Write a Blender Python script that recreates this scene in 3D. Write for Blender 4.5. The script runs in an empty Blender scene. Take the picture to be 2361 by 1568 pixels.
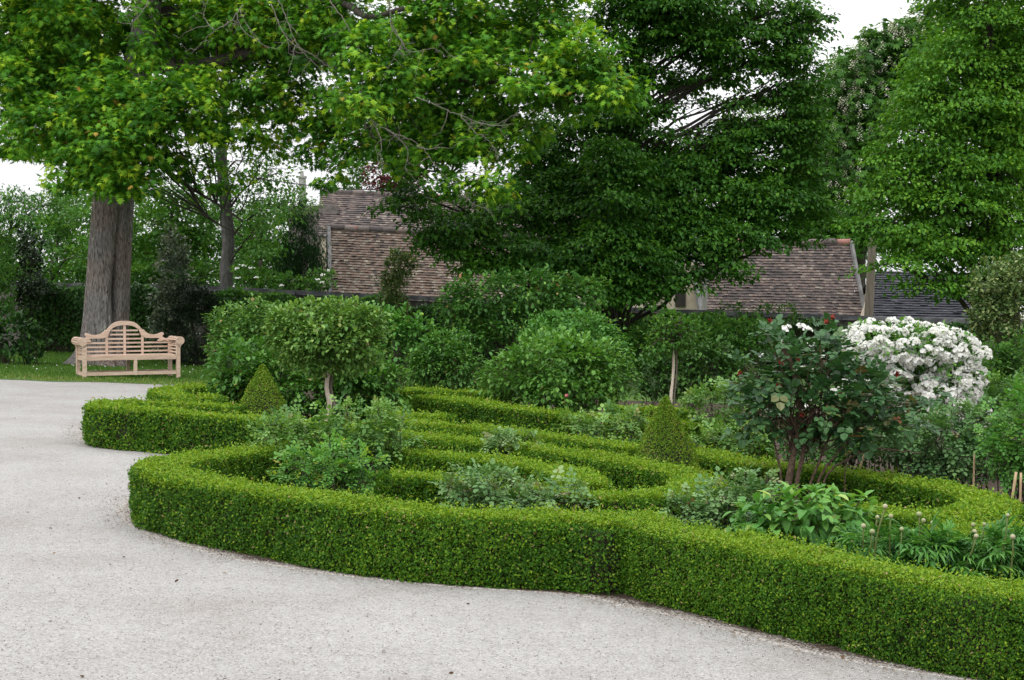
import bpy, math
import numpy as np
R = math.radians
scene = bpy.context.scene
COL = scene.collection

# ---------------------------------------------------------------- camera geometry
W0, H0, F = 2360.0, 1568.0, 3450.0          # working frame (pixels) and focal length in those pixels
CAMH, K = 1.70, 0.035                        # eye height, cross fall of the garden (down to the right)
PITCH = math.atan(94.0 / F)
cp, sp = math.cos(PITCH), math.sin(PITCH)

def ray(px, py):
    u = (px - W0 / 2) / F; v = (H0 / 2 - py) / F
    return np.array([u, cp + v * sp, -sp + v * cp])

def gz(x):                                   # ground height
    return -K * x

def G(px, py, h=0.0):                        # point seen at a pixel on the surface h above the ground
    d = ray(px, py)
    s = (h - CAMH) / (d[2] + K * d[0])
    return np.array([0, 0, CAMH]) + s * d

def P(px, py, D):                            # point seen at a pixel, D metres ahead
    d = ray(px, py)
    return np.array([0, 0, CAMH]) + (D / d[1]) * d

def basept(px, D):                           # ground point below a pixel column at depth D
    p = P(px, 700, D)
    return np.array([p[0], p[1], gz(p[0])])

# ---------------------------------------------------------------- object helpers
def link(o):
    COL.objects.link(o); return o

def tag(o, label=None, cat=None, group=None, kind=None):
    if label: o['label'] = label
    if cat: o['category'] = cat
    if group: o['group'] = group
    if kind: o['kind'] = kind
    return o

def empty(name, loc, label, cat, group=None, rz=0.0):
    o = bpy.data.objects.new(name, None)
    o.empty_display_size = 0.2
    o.location = [float(c) for c in loc]; o.rotation_euler = (0, 0, rz)
    link(o)
    return tag(o, label, cat, group)

def mesh_np(name, V, faces_flat, loop_start, mats, parent=None, smooth=False, midx=None, attrs=None, origin=None):
    V = np.asarray(V, dtype=np.float32).reshape(-1, 3)
    org = None
    if parent is not None and origin is None:
        org = np.array(parent.location, dtype=np.float32)
        rz = parent.rotation_euler[2]
        V = V - org if rz == 0 else V
    elif origin is not None:
        V = V - np.asarray(origin, dtype=np.float32)
    me = bpy.data.meshes.new(name)
    me.vertices.add(len(V)); me.vertices.foreach_set('co', V.ravel())
    ff = np.asarray(faces_flat, dtype=np.int32).ravel(); ls = np.asarray(loop_start, dtype=np.int32)
    me.loops.add(len(ff)); me.loops.foreach_set('vertex_index', ff)
    me.polygons.add(len(ls)); me.polygons.foreach_set('loop_start', ls)
    if not isinstance(mats, (list, tuple)): mats = [mats]
    for m in mats: me.materials.append(m)
    if midx is not None: me.polygons.foreach_set('material_index', np.asarray(midx, dtype=np.int32))
    me.polygons.foreach_set('use_smooth', np.full(len(ls), smooth, dtype=bool))
    for k, a in (attrs or {}).items():
        at = me.attributes.new(k, 'FLOAT', 'FACE'); at.data.foreach_set('value', np.asarray(a, dtype=np.float32))
    me.update(calc_edges=True)
    o = bpy.data.objects.new(name, me)
    if parent is not None: o.parent = parent
    elif origin is not None: o.location = [float(c) for c in origin]
    return link(o)

class Buf:                                    # collects quads/tris/ngons of one mesh
    def __init__(s): s.v = []; s.f = []; s.n = 0; s.a = []; s.m = []
    def add(s, V, Fc, var=0.5, mi=0):
        V = np.asarray(V, float).reshape(-1, 3)
        s.v.append(V)
        for f in Fc:
            s.f.append([i + s.n for i in f]); s.a.append(var); s.m.append(mi)
        s.n += len(V)
    def box(s, c, size, rot=None, var=0.5, mi=0, taper=1.0):
        hx, hy, hz = [q / 2 for q in size]
        V = np.array([[sx * hx, sy * hy, sz * hz] for sz in (-1, 1) for sy in (-1, 1) for sx in (-1, 1)])
        V[4:, :2] *= taper
        if rot is not None: V = V @ np.asarray(rot).T
        s.add(V + np.asarray(c), [(0, 2, 3, 1), (4, 5, 7, 6), (0, 1, 5, 4), (2, 6, 7, 3), (0, 4, 6, 2), (1, 3, 7, 5)], var, mi)
    def prism(s, poly, y0, y1, var=0.5, mi=0): # polygon in x,z extruded along y
        n = len(poly); V = [(p[0], y0, p[1]) for p in poly] + [(p[0], y1, p[1]) for p in poly]
        Fc = [list(range(n)), list(range(2 * n - 1, n - 1, -1))] + [(i, i + n, (i + 1) % n + n, (i + 1) % n) for i in range(n)]
        s.add(V, Fc, var, mi)
    def tube(s, pts, rad, n=6, var=0.5, mi=0, cap=True):
        pts = np.asarray(pts, float); m = len(pts)
        rad = np.full(m, rad) if np.isscalar(rad) else np.asarray(rad, float)
        t = np.gradient(pts, axis=0); t /= np.linalg.norm(t, axis=1)[:, None] + 1e-9
        ref = np.array([0.31, 0.95, 0.02]) if abs(t[0][2]) > .6 else np.array([0.05, 0.1, 1.0])
        b = np.cross(t, ref); b /= np.linalg.norm(b, axis=1)[:, None] + 1e-9
        c = np.cross(t, b)
        an = np.linspace(0, 2 * math.pi, n, endpoint=False)
        V = pts[:, None, :] + rad[:, None, None] * (np.cos(an)[None, :, None] * b[:, None, :] + np.sin(an)[None, :, None] * c[:, None, :])
        Fc = [(i * n + j, i * n + (j + 1) % n, (i + 1) * n + (j + 1) % n, (i + 1) * n + j) for i in range(m - 1) for j in range(n)]
        if cap: Fc += [list(range(n - 1, -1, -1)), [(m - 1) * n + j for j in range(n)]]
        s.add(V.reshape(-1, 3), Fc, var, mi)
    def build(s, name, mats, parent=None, smooth=False, origin=None):
        ls = np.cumsum([0] + [len(f) for f in s.f])[:-1]
        return mesh_np(name, np.concatenate(s.v), np.concatenate([np.asarray(f) for f in s.f]), ls, mats, parent, smooth, s.m, {'var': s.a}, origin)

def smoothline(pts, step):
    p = np.asarray(pts, float)
    q = np.vstack([2 * p[0] - p[1], p, 2 * p[-1] - p[-2]])
    out = []
    for i in range(1, len(q) - 2):
        n = max(2, int(np.linalg.norm(q[i + 1] - q[i]) / step) + 1)
        t = np.linspace(0, 1, n, endpoint=False)[:, None]
        out.append(.5 * (2 * q[i] + (q[i + 1] - q[i - 1]) * t + (2 * q[i - 1] - 5 * q[i] + 4 * q[i + 1] - q[i + 2]) * t ** 2 + (-q[i - 1] + 3 * q[i] - 3 * q[i + 1] + q[i + 2]) * t ** 3))
    out.append(p[-1:])
    return np.concatenate(out)

# ---------------------------------------------------------------- materials
def newmat(name):
    m = bpy.data.materials.new(name); m.use_nodes = True
    nt = m.node_tree; nt.nodes.clear()
    out = nt.nodes.new('ShaderNodeOutputMaterial')
    return m, nt, out

def N(nt, t, **kw):
    n = nt.nodes.new(t)
    for k, v in kw.items():
        if k.startswith('i_'): n.inputs[k[2:].replace('_', ' ')].default_value = v
        else: setattr(n, k, v)
    return n

def ramp(nt, stops, interp='LINEAR'):
    r = nt.nodes.new('ShaderNodeValToRGB'); cr = r.color_ramp; cr.interpolation = interp
    while len(cr.elements) > 1: cr.elements.remove(cr.elements[-1])
    cr.elements[0].position = stops[0][0]; cr.elements[0].color = (*stops[0][1], 1)
    for p, c in stops[1:]:
        e = cr.elements.new(p); e.color = (*c, 1)
    return r

LEAF_GAIN = {'maple_leaves': 1.65, 'hornbeam_leaves': 1.5, 'beech_leaves': 1.35, 'chestnut_leaves': 1.7, 'rose_leaves': 1.75, 'grey_green_rose_leaves': 1.7, 'glaucous_rose_leaves': 1.55, 'yellow_green_rose_leaves': 1.6, 'broad_shrub_leaves': 1.45, 'peony_leaves': 1.6, 'variegated_holly_leaves': 1.5, 'cream_edged_leaves': 1.5, 'ivy_leaves': 1.3, 'woodland_leaves': 1.4, 'pale_willow_leaves': 1.2, 'grass_blades': 1.35, 'bronze_tinged_rose_leaves': 1.7, 'clipped_box_leaves': 1.35}
def leafmat(name, stops, transl=0.3, rough=0.45, spec=0.35, tcol=(1.25, 1.15, 0.5)):
    g = LEAF_GAIN.get(name, 1.0)
    stops = [(p, tuple(min(.9, v * g) for v in c)) for p, c in stops]
    m, nt, out = newmat(name)
    at = N(nt, 'ShaderNodeAttribute', attribute_name='var')
    rp = ramp(nt, stops); nt.links.new(at.outputs['Fac'], rp.inputs['Fac'])
    pb = N(nt, 'ShaderNodeBsdfPrincipled'); pb.inputs['Roughness'].default_value = rough + .08
    pb.inputs['Specular IOR Level'].default_value = spec * .7
    nt.links.new(rp.outputs['Color'], pb.inputs['Base Color'])
    tr = N(nt, 'ShaderNodeBsdfTranslucent')
    mx = N(nt, 'ShaderNodeMix', data_type='RGBA', blend_type='MULTIPLY'); mx.inputs[0].default_value = 1
    nt.links.new(rp.outputs['Color'], mx.inputs[6]); mx.inputs[7].default_value = (*tcol, 1)
    nt.links.new(mx.outputs[2], tr.inputs['Color'])
    ms = N(nt, 'ShaderNodeMixShader'); ms.inputs[0].default_value = transl
    nt.links.new(pb.outputs[0], ms.inputs[1]); nt.links.new(tr.outputs[0], ms.inputs[2])
    nt.links.new(ms.outputs[0], out.inputs['Surface'])
    return m

def noisemat(name, stops, scale=(8, 8, 8), detail=6, rough=0.8, bump=0.0, bscale=None, spec=0.3, nrough=0.6, dist=0.02, var=0.0):
    m, nt, out = newmat(name)
    tc = N(nt, 'ShaderNodeTexCoord'); mp = N(nt, 'ShaderNodeMapping'); mp.inputs['Scale'].default_value = scale
    nt.links.new(tc.outputs['Object'], mp.inputs['Vector'])
    no = N(nt, 'ShaderNodeTexNoise'); no.inputs['Scale'].default_value = 1; no.inputs['Detail'].default_value = detail; no.inputs['Roughness'].default_value = nrough
    nt.links.new(mp.outputs[0], no.inputs['Vector'])
    rp = ramp(nt, stops)
    if var:
        at = N(nt, 'ShaderNodeAttribute', attribute_name='var')
        ma = N(nt, 'ShaderNodeMath', operation='MULTIPLY_ADD'); ma.inputs[1].default_value = var
        sb = N(nt, 'ShaderNodeMath', operation='SUBTRACT'); sb.inputs[1].default_value = .5
        nt.links.new(at.outputs['Fac'], sb.inputs[0]); nt.links.new(sb.outputs[0], ma.inputs[0]); nt.links.new(no.outputs['Fac'], ma.inputs[2])
        nt.links.new(ma.outputs[0], rp.inputs['Fac'])
    else:
        nt.links.new(no.outputs['Fac'], rp.inputs['Fac'])
    pb = N(nt, 'ShaderNodeBsdfPrincipled'); pb.inputs['Roughness'].default_value = rough; pb.inputs['Specular IOR Level'].default_value = spec
    nt.links.new(rp.outputs['Color'], pb.inputs['Base Color'])
    if bump:
        bp = N(nt, 'ShaderNodeBump'); bp.inputs['Strength'].default_value = bump; bp.inputs['Distance'].default_value = dist
        nt.links.new(no.outputs['Fac'], bp.inputs['Height']); nt.links.new(bp.outputs[0], pb.inputs['Normal'])
    nt.links.new(pb.outputs[0], out.inputs['Surface'])
    return m

M = {}
# foliage: stops run over the random value each leaf carries (0..1; above about .8 = young growth)
M['box'] = leafmat('box_leaves', [(0, (.022, .075, .007)), (.4, (.052, .155, .009)), (.7, (.105, .235, .012)), (.93, (.23, .35, .022)), (1, (.34, .27, .12))], .3, .45, .3)
M['cone'] = leafmat('clipped_box_leaves', [(0, (.04, .09, .008)), (.45, (.09, .18, .010)), (.75, (.14, .23, .014)), (1, (.22, .19, .05))], .22, .5, .3)
M['maple'] = leafmat('maple_leaves', [(0, (.016, .06, .007)), (.4, (.04, .135, .011)), (.75, (.12, .26, .018)), (.93, (.26, .37, .025)), (1, (.27, .14, .04))], .38, .5, .3)
M['hornbeam'] = leafmat('hornbeam_leaves', [(0, (.014, .055, .008)), (.5, (.028, .095, .010)), (.85, (.055, .15, .014)), (1, (.09, .20, .02))], .33, .45, .35)
M['beech'] = leafmat('beech_leaves', [(0, (.03, .10, .012)), (.5, (.06, .17, .016)), (.85, (.10, .23, .02)), (1, (.15, .29, .03))], .38, .45, .35)
M['chestnut'] = leafmat('chestnut_leaves', [(0, (.02, .06, .012)), (.6, (.04, .11, .018)), (1, (.08, .18, .03))], .3, .45, .35)
M['pale'] = leafmat('pale_willow_leaves', [(0, (.05, .13, .03)), (.6, (.10, .21, .045)), (1, (.18, .30, .07))], .4, .5, .3)
M['mid'] = leafmat('woodland_leaves', [(0, (.018, .065, .012)), (.6, (.045, .125, .02)), (1, (.10, .20, .03))], .35, .5, .3)
M['copper'] = leafmat('copper_leaves', [(0, (.05, .010, .014)), (.6, (.10, .02, .028)), (1, (.17, .04, .045))], .3, .5, .3, (1.2, .8, .8))
M['dark'] = leafmat('evergreen_leaves', [(0, (.008, .018, .009)), (.6, (.014, .035, .013)), (1, (.03, .055, .018))], .1, .45, .4)
M['cypress'] = leafmat('cypress_leaves', [(0, (.008, .03, .009)), (.6, (.014, .05, .013)), (1, (.028, .075, .018))], .1, .6, .2)
M['holly'] = leafmat('variegated_holly_leaves', [(0, (.014, .032, .018)), (.5, (.04, .07, .04)), (.8, (.10, .13, .085)), (1, (.25, .28, .19))], .12, .35, .5)
M['shrubvar'] = leafmat('cream_edged_leaves', [(0, (.025, .06, .015)), (.5, (.06, .11, .028)), (.8, (.13, .18, .06)), (1, (.26, .28, .13))], .2, .4, .4)
M['ivy'] = leafmat('ivy_leaves', [(0, (.012, .04, .009)), (.6, (.028, .085, .014)), (1, (.06, .14, .022))], .2, .4, .4)
M['rose'] = leafmat('rose_leaves', [(0, (.02, .07, .013)), (.5, (.045, .125, .019)), (.85, (.085, .19, .03)), (.97, (.12, .22, .05)), (1, (.2, .08, .04))], .28, .38, .5)
M['rosegrey'] = leafmat('grey_green_rose_leaves', [(0, (.026, .08, .014)), (.5, (.062, .14, .025)), (.9, (.12, .21, .045)), (1, (.19, .13, .06))], .25, .4, .5)
M['glaucous'] = leafmat('glaucous_rose_leaves', [(0, (.03, .085, .026)), (.5, (.07, .15, .045)), (.9, (.13, .22, .08)), (1, (.2, .12, .08))], .22, .4, .5)
M['roseyellow'] = leafmat('yellow_green_rose_leaves', [(0, (.03, .10, .016)), (.5, (.06, .17, .03)), (.88, (.11, .24, .045)), (.97, (.30, .34, .03)), (1, (.30, .15, .05))], .32, .4, .45)
M['rosered'] = leafmat('bronze_tinged_rose_leaves', [(0, (.012, .035, .012)), (.5, (.026, .075, .022)), (.82, (.05, .105, .036)), (.93, (.10, .08, .03)), (1, (.14, .04, .02))], .2, .35, .5)
M['bigleaf'] = leafmat('broad_shrub_leaves', [(0, (.03, .10, .02)), (.5, (.065, .185, .035)), (.88, (.12, .26, .05)), (1, (.24, .32, .08))], .32, .4, .45)
M['peony'] = leafmat('peony_leaves', [(0, (.016, .065, .012)), (.5, (.035, .12, .018)), (1, (.085, .20, .035))], .25, .33, .5)
M['grass'] = leafmat('grass_blades', [(0, (.03, .08, .012)), (.6, (.055, .13, .018)), (.9, (.10, .17, .03)), (1, (.22, .2, .09))], .3, .6, .2)
M['petal'] = leafmat('white_petals', [(0, (.82, .81, .75)), (.5, (.89, .89, .86)), (1, (.9, .9, .9))], .4, .6, .2, (1, 1, .97))
M['candle'] = leafmat('chestnut_blossom', [(0, (.74, .72, .56)), (1, (.86, .84, .72))], .2, .6, .2, (1, 1, .9))
M['pink'] = leafmat('pink_petals', [(0, (.55, .12, .14)), (1, (.7, .3, .3))], .2, .6, .2, (1, .8, .8))
M['redpetal'] = leafmat('red_petals', [(0, (.16, .02, .02)), (1, (.30, .05, .03))], .2, .6, .2, (1, .6, .6))
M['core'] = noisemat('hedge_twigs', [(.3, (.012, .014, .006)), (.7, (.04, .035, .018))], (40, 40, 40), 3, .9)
M['twig'] = noisemat('twig_bark', [(.3, (.035, .028, .02)), (.7, (.10, .085, .065))], (30, 30, 12), 4, .85)
M['greytwig'] = noisemat('dead_twig_bark', [(.3, (.10, .09, .075)), (.7, (.21, .195, .16))], (30, 30, 12), 4, .85)
M['rosestem'] = noisemat('old_rose_stems', [(.3, (.04, .026, .017)), (.55, (.10, .068, .045)), (.75, (.17, .13, .085))], (60, 60, 40), 4, .85, .5)
M['branch'] = noisemat('dark_branch_bark', [(.3, (.022, .018, .014)), (.7, (.06, .052, .042))], (16, 16, 5), 5, .9, .6)
M['stake'] = noisemat('stake_wood', [(.3, (.38, .31, .24)), (.5, (.54, .46, .37)), (.7, (.64, .56, .47))], (40, 40, 4), 5, .8, .3)
M['cane'] = noisemat('bamboo_cane', [(.3, (.34, .23, .13)), (.7, (.50, .37, .23))], (20, 20, 8), 4, .6)
M['pole'] = noisemat('weathered_pole', [(.3, (.10, .085, .065)), (.7, (.2, .17, .135))], (30, 30, 2), 5, .85, .4)
M['ashbark'] = noisemat('ash_bark', [(.3, (.035, .033, .033)), (.6, (.085, .08, .078)), (.75, (.17, .17, .165))], (14, 14, 5), 6, .9, .5)
M['concrete'] = noisemat('grey_post', [(.3, (.22, .22, .2)), (.7, (.36, .36, .33))], (10, 10, 4), 5, .85)
# M['soil'] below
M['stone'] = noisemat('garden_wall_stone', [(.25, (.05, .045, .045)), (.5, (.13, .115, .105)), (.75, (.26, .24, .22))], (5, 5, 8), 8, .9, .7, dist=.03)
M['coping'] = noisemat('coping_stone', [(.3, (.06, .06, .068)), (.5, (.13, .13, .14)), (.7, (.27, .27, .27))], (3, 3, 6), 9, .9, .5, dist=.02)
M['render'] = noisemat('lime_render', [(.3, (.36, .30, .23)), (.7, (.52, .46, .38))], (2, 2, 2), 7, .9, .2)
M['barge'] = noisemat('grey_verge', [(.3, (.10, .10, .10)), (.7, (.19, .19, .185))], (4, 4, 4), 6, .85)
M['darkhole'] = noisemat('painted_opening_shade', [(.3, (.02, .018, .016)), (.7, (.04, .036, .03))], (4, 4, 4), 3, .9)
M['tile'] = noisemat('old_clay_tiles', [(.0, (.022, .018, .018)), (.25, (.085, .068, .058)), (.40, (.12, .088, .07)), (.52, (.155, .103, .08)), (.62, (.155, .13, .105)), (.76, (.21, .18, .145)), (1, (.33, .295, .235))], (7, 7, 7), 5, .85, .3, var=.7)
M['tiledark'] = noisemat('lichen_dark_tiles', [(.0, (.03, .026, .026)), (.3, (.06, .052, .05)), (.5, (.092, .074, .068)), (.64, (.125, .092, .08)), (.78, (.17, .145, .125)), (1, (.26, .235, .2))], (2.2, 2.2, 2.2), 6, .85, .3, var=.6)
M['slate'] = noisemat('dark_slates', [(.2, (.022, .023, .03)), (.6, (.04, .041, .05)), (.9, (.07, .07, .08))], (3, 3, 3), 4, .7, .2, var=.5)
M['ridge'] = noisemat('ridge_tiles', [(.1, (.07, .06, .058)), (.5, (.13, .105, .095)), (.86, (.17, .14, .125)), (.95, (.27, .12, .10)), (1.0, (.30, .16, .13))], (3, 3, 3), 4, .85, .2, var=.9)
M['bud'] = noisemat('peony_bud', [(.3, (.20, .26, .09)), (.7, (.40, .34, .24))], (30, 30, 30), 3, .5)
M['budstem'] = noisemat('peony_stem', [(.3, (.07, .13, .025)), (.7, (.13, .13, .04))], (10, 10, 10), 3, .6)
M['cap'] = noisemat('blue_cap', [(.3, (.02, .028, .05)), (.7, (.04, .05, .085))], (10, 10, 10), 3, .6)
M['cable'] = noisemat('black_cable', [(.3, (.015, .015, .015)), (.7, (.03, .03, .03))], (5, 5, 5), 2, .6)

def teak():
    m, nt, out = newmat('pale_teak')
    tc = N(nt, 'ShaderNodeTexCoord'); mp = N(nt, 'ShaderNodeMapping'); mp.inputs['Scale'].default_value = (5, 40, 40)
    nt.links.new(tc.outputs['Object'], mp.inputs['Vector'])
    no = N(nt, 'ShaderNodeTexNoise'); no.inputs['Scale'].default_value = 1; no.inputs['Detail'].default_value = 6
    nt.links.new(mp.outputs[0], no.inputs['Vector'])
    rp = ramp(nt, [(.3, (.42, .30, .225)), (.5, (.53, .39, .30)), (.72, (.61, .47, .38))])
    at = N(nt, 'ShaderNodeAttribute', attribute_name='var')
    ma = N(nt, 'ShaderNodeMath', operation='MULTIPLY_ADD'); ma.inputs[1].default_value = .3
    sb = N(nt, 'ShaderNodeMath', operation='SUBTRACT'); sb.inputs[1].default_value = .5
    nt.links.new(at.outputs['Fac'], sb.inputs[0]); nt.links.new(sb.outputs[0], ma.inputs[0]); nt.links.new(no.outputs['Fac'], ma.inputs[2])
    nt.links.new(ma.outputs[0], rp.inputs['Fac'])
    pb = N(nt, 'ShaderNodeBsdfPrincipled'); pb.inputs['Roughness'].default_value = .6; pb.inputs['Specular IOR Level'].default_value = .3
    nt.links.new(rp.outputs['Color'], pb.inputs['Base Color']); nt.links.new(pb.outputs[0], out.inputs['Surface'])
    return m
M['teak'] = teak()

def barkmat():
    m, nt, out = newmat('maple_bark')
    tc = N(nt, 'ShaderNodeTexCoord')
    mp = N(nt, 'ShaderNodeMapping'); mp.inputs['Scale'].default_value = (42, 42, 8); nt.links.new(tc.outputs['Object'], mp.inputs['Vector'])
    n1 = N(nt, 'ShaderNodeTexNoise'); n1.inputs['Scale'].default_value = 1; n1.inputs['Detail'].default_value = 7; n1.inputs['Distortion'].default_value = .6
    nt.links.new(mp.outputs[0], n1.inputs['Vector'])
    rp = ramp(nt, [(.3, (.04, .036, .034)), (.45, (.135, .123, .117)), (.58, (.21, .197, .19)), (.75, (.31, .295, .285))])
    nt.links.new(n1.outputs['Fac'], rp.inputs['Fac'])
    mp2 = N(nt, 'ShaderNodeMapping'); mp2.inputs['Scale'].default_value = (7, 7, 4); nt.links.new(tc.outputs['Object'], mp2.inputs['Vector'])
    n2 = N(nt, 'ShaderNodeTexNoise'); n2.inputs['Scale'].default_value = 1; n2.inputs['Detail'].default_value = 5; nt.links.new(mp2.outputs[0], n2.inputs['Vector'])
    r2 = ramp(nt, [(.66, (0, 0, 0)), (.70, (1, 1, 1))]); nt.links.new(n2.outputs['Fac'], r2.inputs['Fac'])
    mx = N(nt, 'ShaderNodeMix', data_type='RGBA'); nt.links.new(r2.outputs['Color'], mx.inputs[0]); nt.links.new(rp.outputs['Color'], mx.inputs[6]); mx.inputs[7].default_value = (.33, .34, .30, 1)
    n3 = N(nt, 'ShaderNodeTexNoise'); n3.inputs['Scale'].default_value = 1.1; nt.links.new(tc.outputs['Object'], n3.inputs['Vector'])
    r3 = ramp(nt, [(.4, (1, 1, 1)), (.68, (1.12, .95, .86))]); nt.links.new(n3.outputs['Fac'], r3.inputs['Fac'])
    mu = N(nt, 'ShaderNodeMix', data_type='RGBA', blend_type='MULTIPLY'); mu.inputs[0].default_value = 1
    nt.links.new(mx.outputs[2], mu.inputs[6]); nt.links.new(r3.outputs['Color'], mu.inputs[7])
    pb = N(nt, 'ShaderNodeBsdfPrincipled'); pb.inputs['Roughness'].default_value = .9; pb.inputs['Specular IOR Level'].default_value = .2
    nt.links.new(mu.outputs[2], pb.inputs['Base Color'])
    bp = N(nt, 'ShaderNodeBump'); bp.inputs['Strength'].default_value = 1; bp.inputs['Distance'].default_value = .05
    nt.links.new(n1.outputs['Fac'], bp.inputs['Height']); nt.links.new(bp.outputs[0], pb.inputs['Normal'])
    nt.links.new(pb.outputs[0], out.inputs['Surface'])
    return m
M['bark'] = barkmat()

def gravelmat():
    m, nt, out = newmat('pale_gravel')
    tc = N(nt, 'ShaderNodeTexCoord')
    def noise(scale, detail=4, rough=.6):
        n = N(nt, 'ShaderNodeTexNoise'); n.inputs['Scale'].default_value = scale; n.inputs['Detail'].default_value = detail; n.inputs['Roughness'].default_value = rough
        nt.links.new(tc.outputs['Object'], n.inputs['Vector']); return n
    vo = N(nt, 'ShaderNodeTexVoronoi'); vo.inputs['Scale'].default_value = 120; nt.links.new(tc.outputs['Object'], vo.inputs['Vector'])
    sep = N(nt, 'ShaderNodeSeparateColor'); nt.links.new(vo.outputs['Color'], sep.inputs[0])
    r1 = ramp(nt, [(0, (.20, .18, .165)), (.07, (.315, .304, .29)), (.4, (.378, .367, .353)), (.85, (.418, .406, .392)), (1, (.52, .505, .487))])
    nt.links.new(sep.outputs[0], r1.inputs['Fac'])
    fine = noise(220, 3, .7); r4 = ramp(nt, [(.3, (.86, .86, .86)), (.5, (1, 1, 1)), (.7, (1.07, 1.07, 1.07))]); nt.links.new(fine.outputs['Fac'], r4.inputs['Fac'])
    big = noise(.9, 6, .65); r2 = ramp(nt, [(.3, (.84, .82, .80)), (.5, (.98, .98, .975)), (.7, (1.07, 1.07, 1.07))]); nt.links.new(big.outputs['Fac'], r2.inputs['Fac'])
    med = noise(14, 5, .7); r3 = ramp(nt, [(.30, (.74, .70, .66)), (.40, (.97, .965, .96)), (.7, (1.04, 1.04, 1.04))]); nt.links.new(med.outputs['Fac'], r3.inputs['Fac'])
    cur = r1.outputs['Color']
    for r in (r4, r2, r3):
        mu = N(nt, 'ShaderNodeMix', data_type='RGBA', blend_type='MULTIPLY'); mu.inputs[0].default_value = 1
        nt.links.new(cur, mu.inputs[6]); nt.links.new(r.outputs['Color'], mu.inputs[7]); cur = mu.outputs[2]
    pb = N(nt, 'ShaderNodeBsdfPrincipled'); pb.inputs['Roughness'].default_value = .95; pb.inputs['Specular IOR Level'].default_value = .15
    nt.links.new(cur, pb.inputs['Base Color'])
    bp = N(nt, 'ShaderNodeBump'); bp.inputs['Strength'].default_value = .8; bp.inputs['Distance'].default_value = .012
    nt.links.new(vo.outputs['Distance'], bp.inputs['Height']); nt.links.new(bp.outputs[0], pb.inputs['Normal'])
    nt.links.new(pb.outputs[0], out.inputs['Surface'])
    return m
M['gravel'] = gravelmat()
def soilmat():
    m, nt, out = newmat('bare_soil')
    tc = N(nt, 'ShaderNodeTexCoord')
    def noise(scale, detail=5, rough=.65):
        n = N(nt, 'ShaderNodeTexNoise'); n.inputs['Scale'].default_value = scale; n.inputs['Detail'].default_value = detail; n.inputs['Roughness'].default_value = rough
        nt.links.new(tc.outputs['Object'], n.inputs['Vector']); return n
    n1 = noise(22); r1 = ramp(nt, [(.3, (.028, .020, .015)), (.5, (.062, .045, .034)), (.7, (.11, .085, .068))]); nt.links.new(n1.outputs['Fac'], r1.inputs['Fac'])
    vo = N(nt, 'ShaderNodeTexVoronoi'); vo.inputs['Scale'].default_value = 110; nt.links.new(tc.outputs['Object'], vo.inputs['Vector'])
    sep = N(nt, 'ShaderNodeSeparateColor'); nt.links.new(vo.outputs['Color'], sep.inputs[0])
    r2 = ramp(nt, [(0, (.19, .165, .145)), (.5, (.33, .305, .28)), (1, (.47, .45, .42))]); nt.links.new(sep.outputs[0], r2.inputs['Fac'])
    at = N(nt, 'ShaderNodeAttribute', attribute_name='edge')
    n2 = noise(9, 6, .7)
    a1 = N(nt, 'ShaderNodeMath', operation='MULTIPLY_ADD'); a1.inputs[1].default_value = 1.5; nt.links.new(n2.outputs['Fac'], a1.inputs[0]); nt.links.new(at.outputs['Fac'], a1.inputs[2])
    a2 = N(nt, 'ShaderNodeMath', operation='MULTIPLY_ADD'); a2.inputs[1].default_value = .9; nt.links.new(sep.outputs[1], a2.inputs[0]); nt.links.new(a1.outputs[0], a2.inputs[2])
    mr = N(nt, 'ShaderNodeMapRange'); mr.inputs[1].default_value = 1.55; mr.inputs[2].default_value = 1.95; nt.links.new(a2.outputs[0], mr.inputs[0])
    mx = N(nt, 'ShaderNodeMix', data_type='RGBA'); nt.links.new(mr.outputs[0], mx.inputs[0]); nt.links.new(r2.outputs['Color'], mx.inputs[6]); nt.links.new(r1.outputs['Color'], mx.inputs[7])
    pb = N(nt, 'ShaderNodeBsdfPrincipled'); pb.inputs['Roughness'].default_value = .95; pb.inputs['Specular IOR Level'].default_value = .15
    nt.links.new(mx.outputs[2], pb.inputs['Base Color'])
    bp = N(nt, 'ShaderNodeBump'); bp.inputs['Strength'].default_value = .8; bp.inputs['Distance'].default_value = .02; nt.links.new(n1.outputs['Fac'], bp.inputs['Height']); nt.links.new(bp.outputs[0], pb.inputs['Normal'])
    nt.links.new(pb.outputs[0], out.inputs['Surface']); return m
M['soil'] = soilmat()
M['lawn'] = noisemat('lawn_turf', [(.3, (.03, .075, .012)), (.5, (.055, .125, .016)), (.68, (.095, .155, .026)), (.8, (.16, .15, .07))], (3.5, 3.5, 3.5), 9, .95, .3)
M['pebble'] = leafmat('loose_pebbles', [(0, (.12, .10, .085)), (.25, (.27, .25, .235)), (.7, (.38, .365, .355)), (1, (.52, .50, .49))], 0, .9, .15)
M['litter'] = leafmat('leaf_litter', [(0, (.06, .035, .02)), (.6, (.16, .10, .055)), (1, (.30, .22, .13))], .1, .8, .2)

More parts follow.
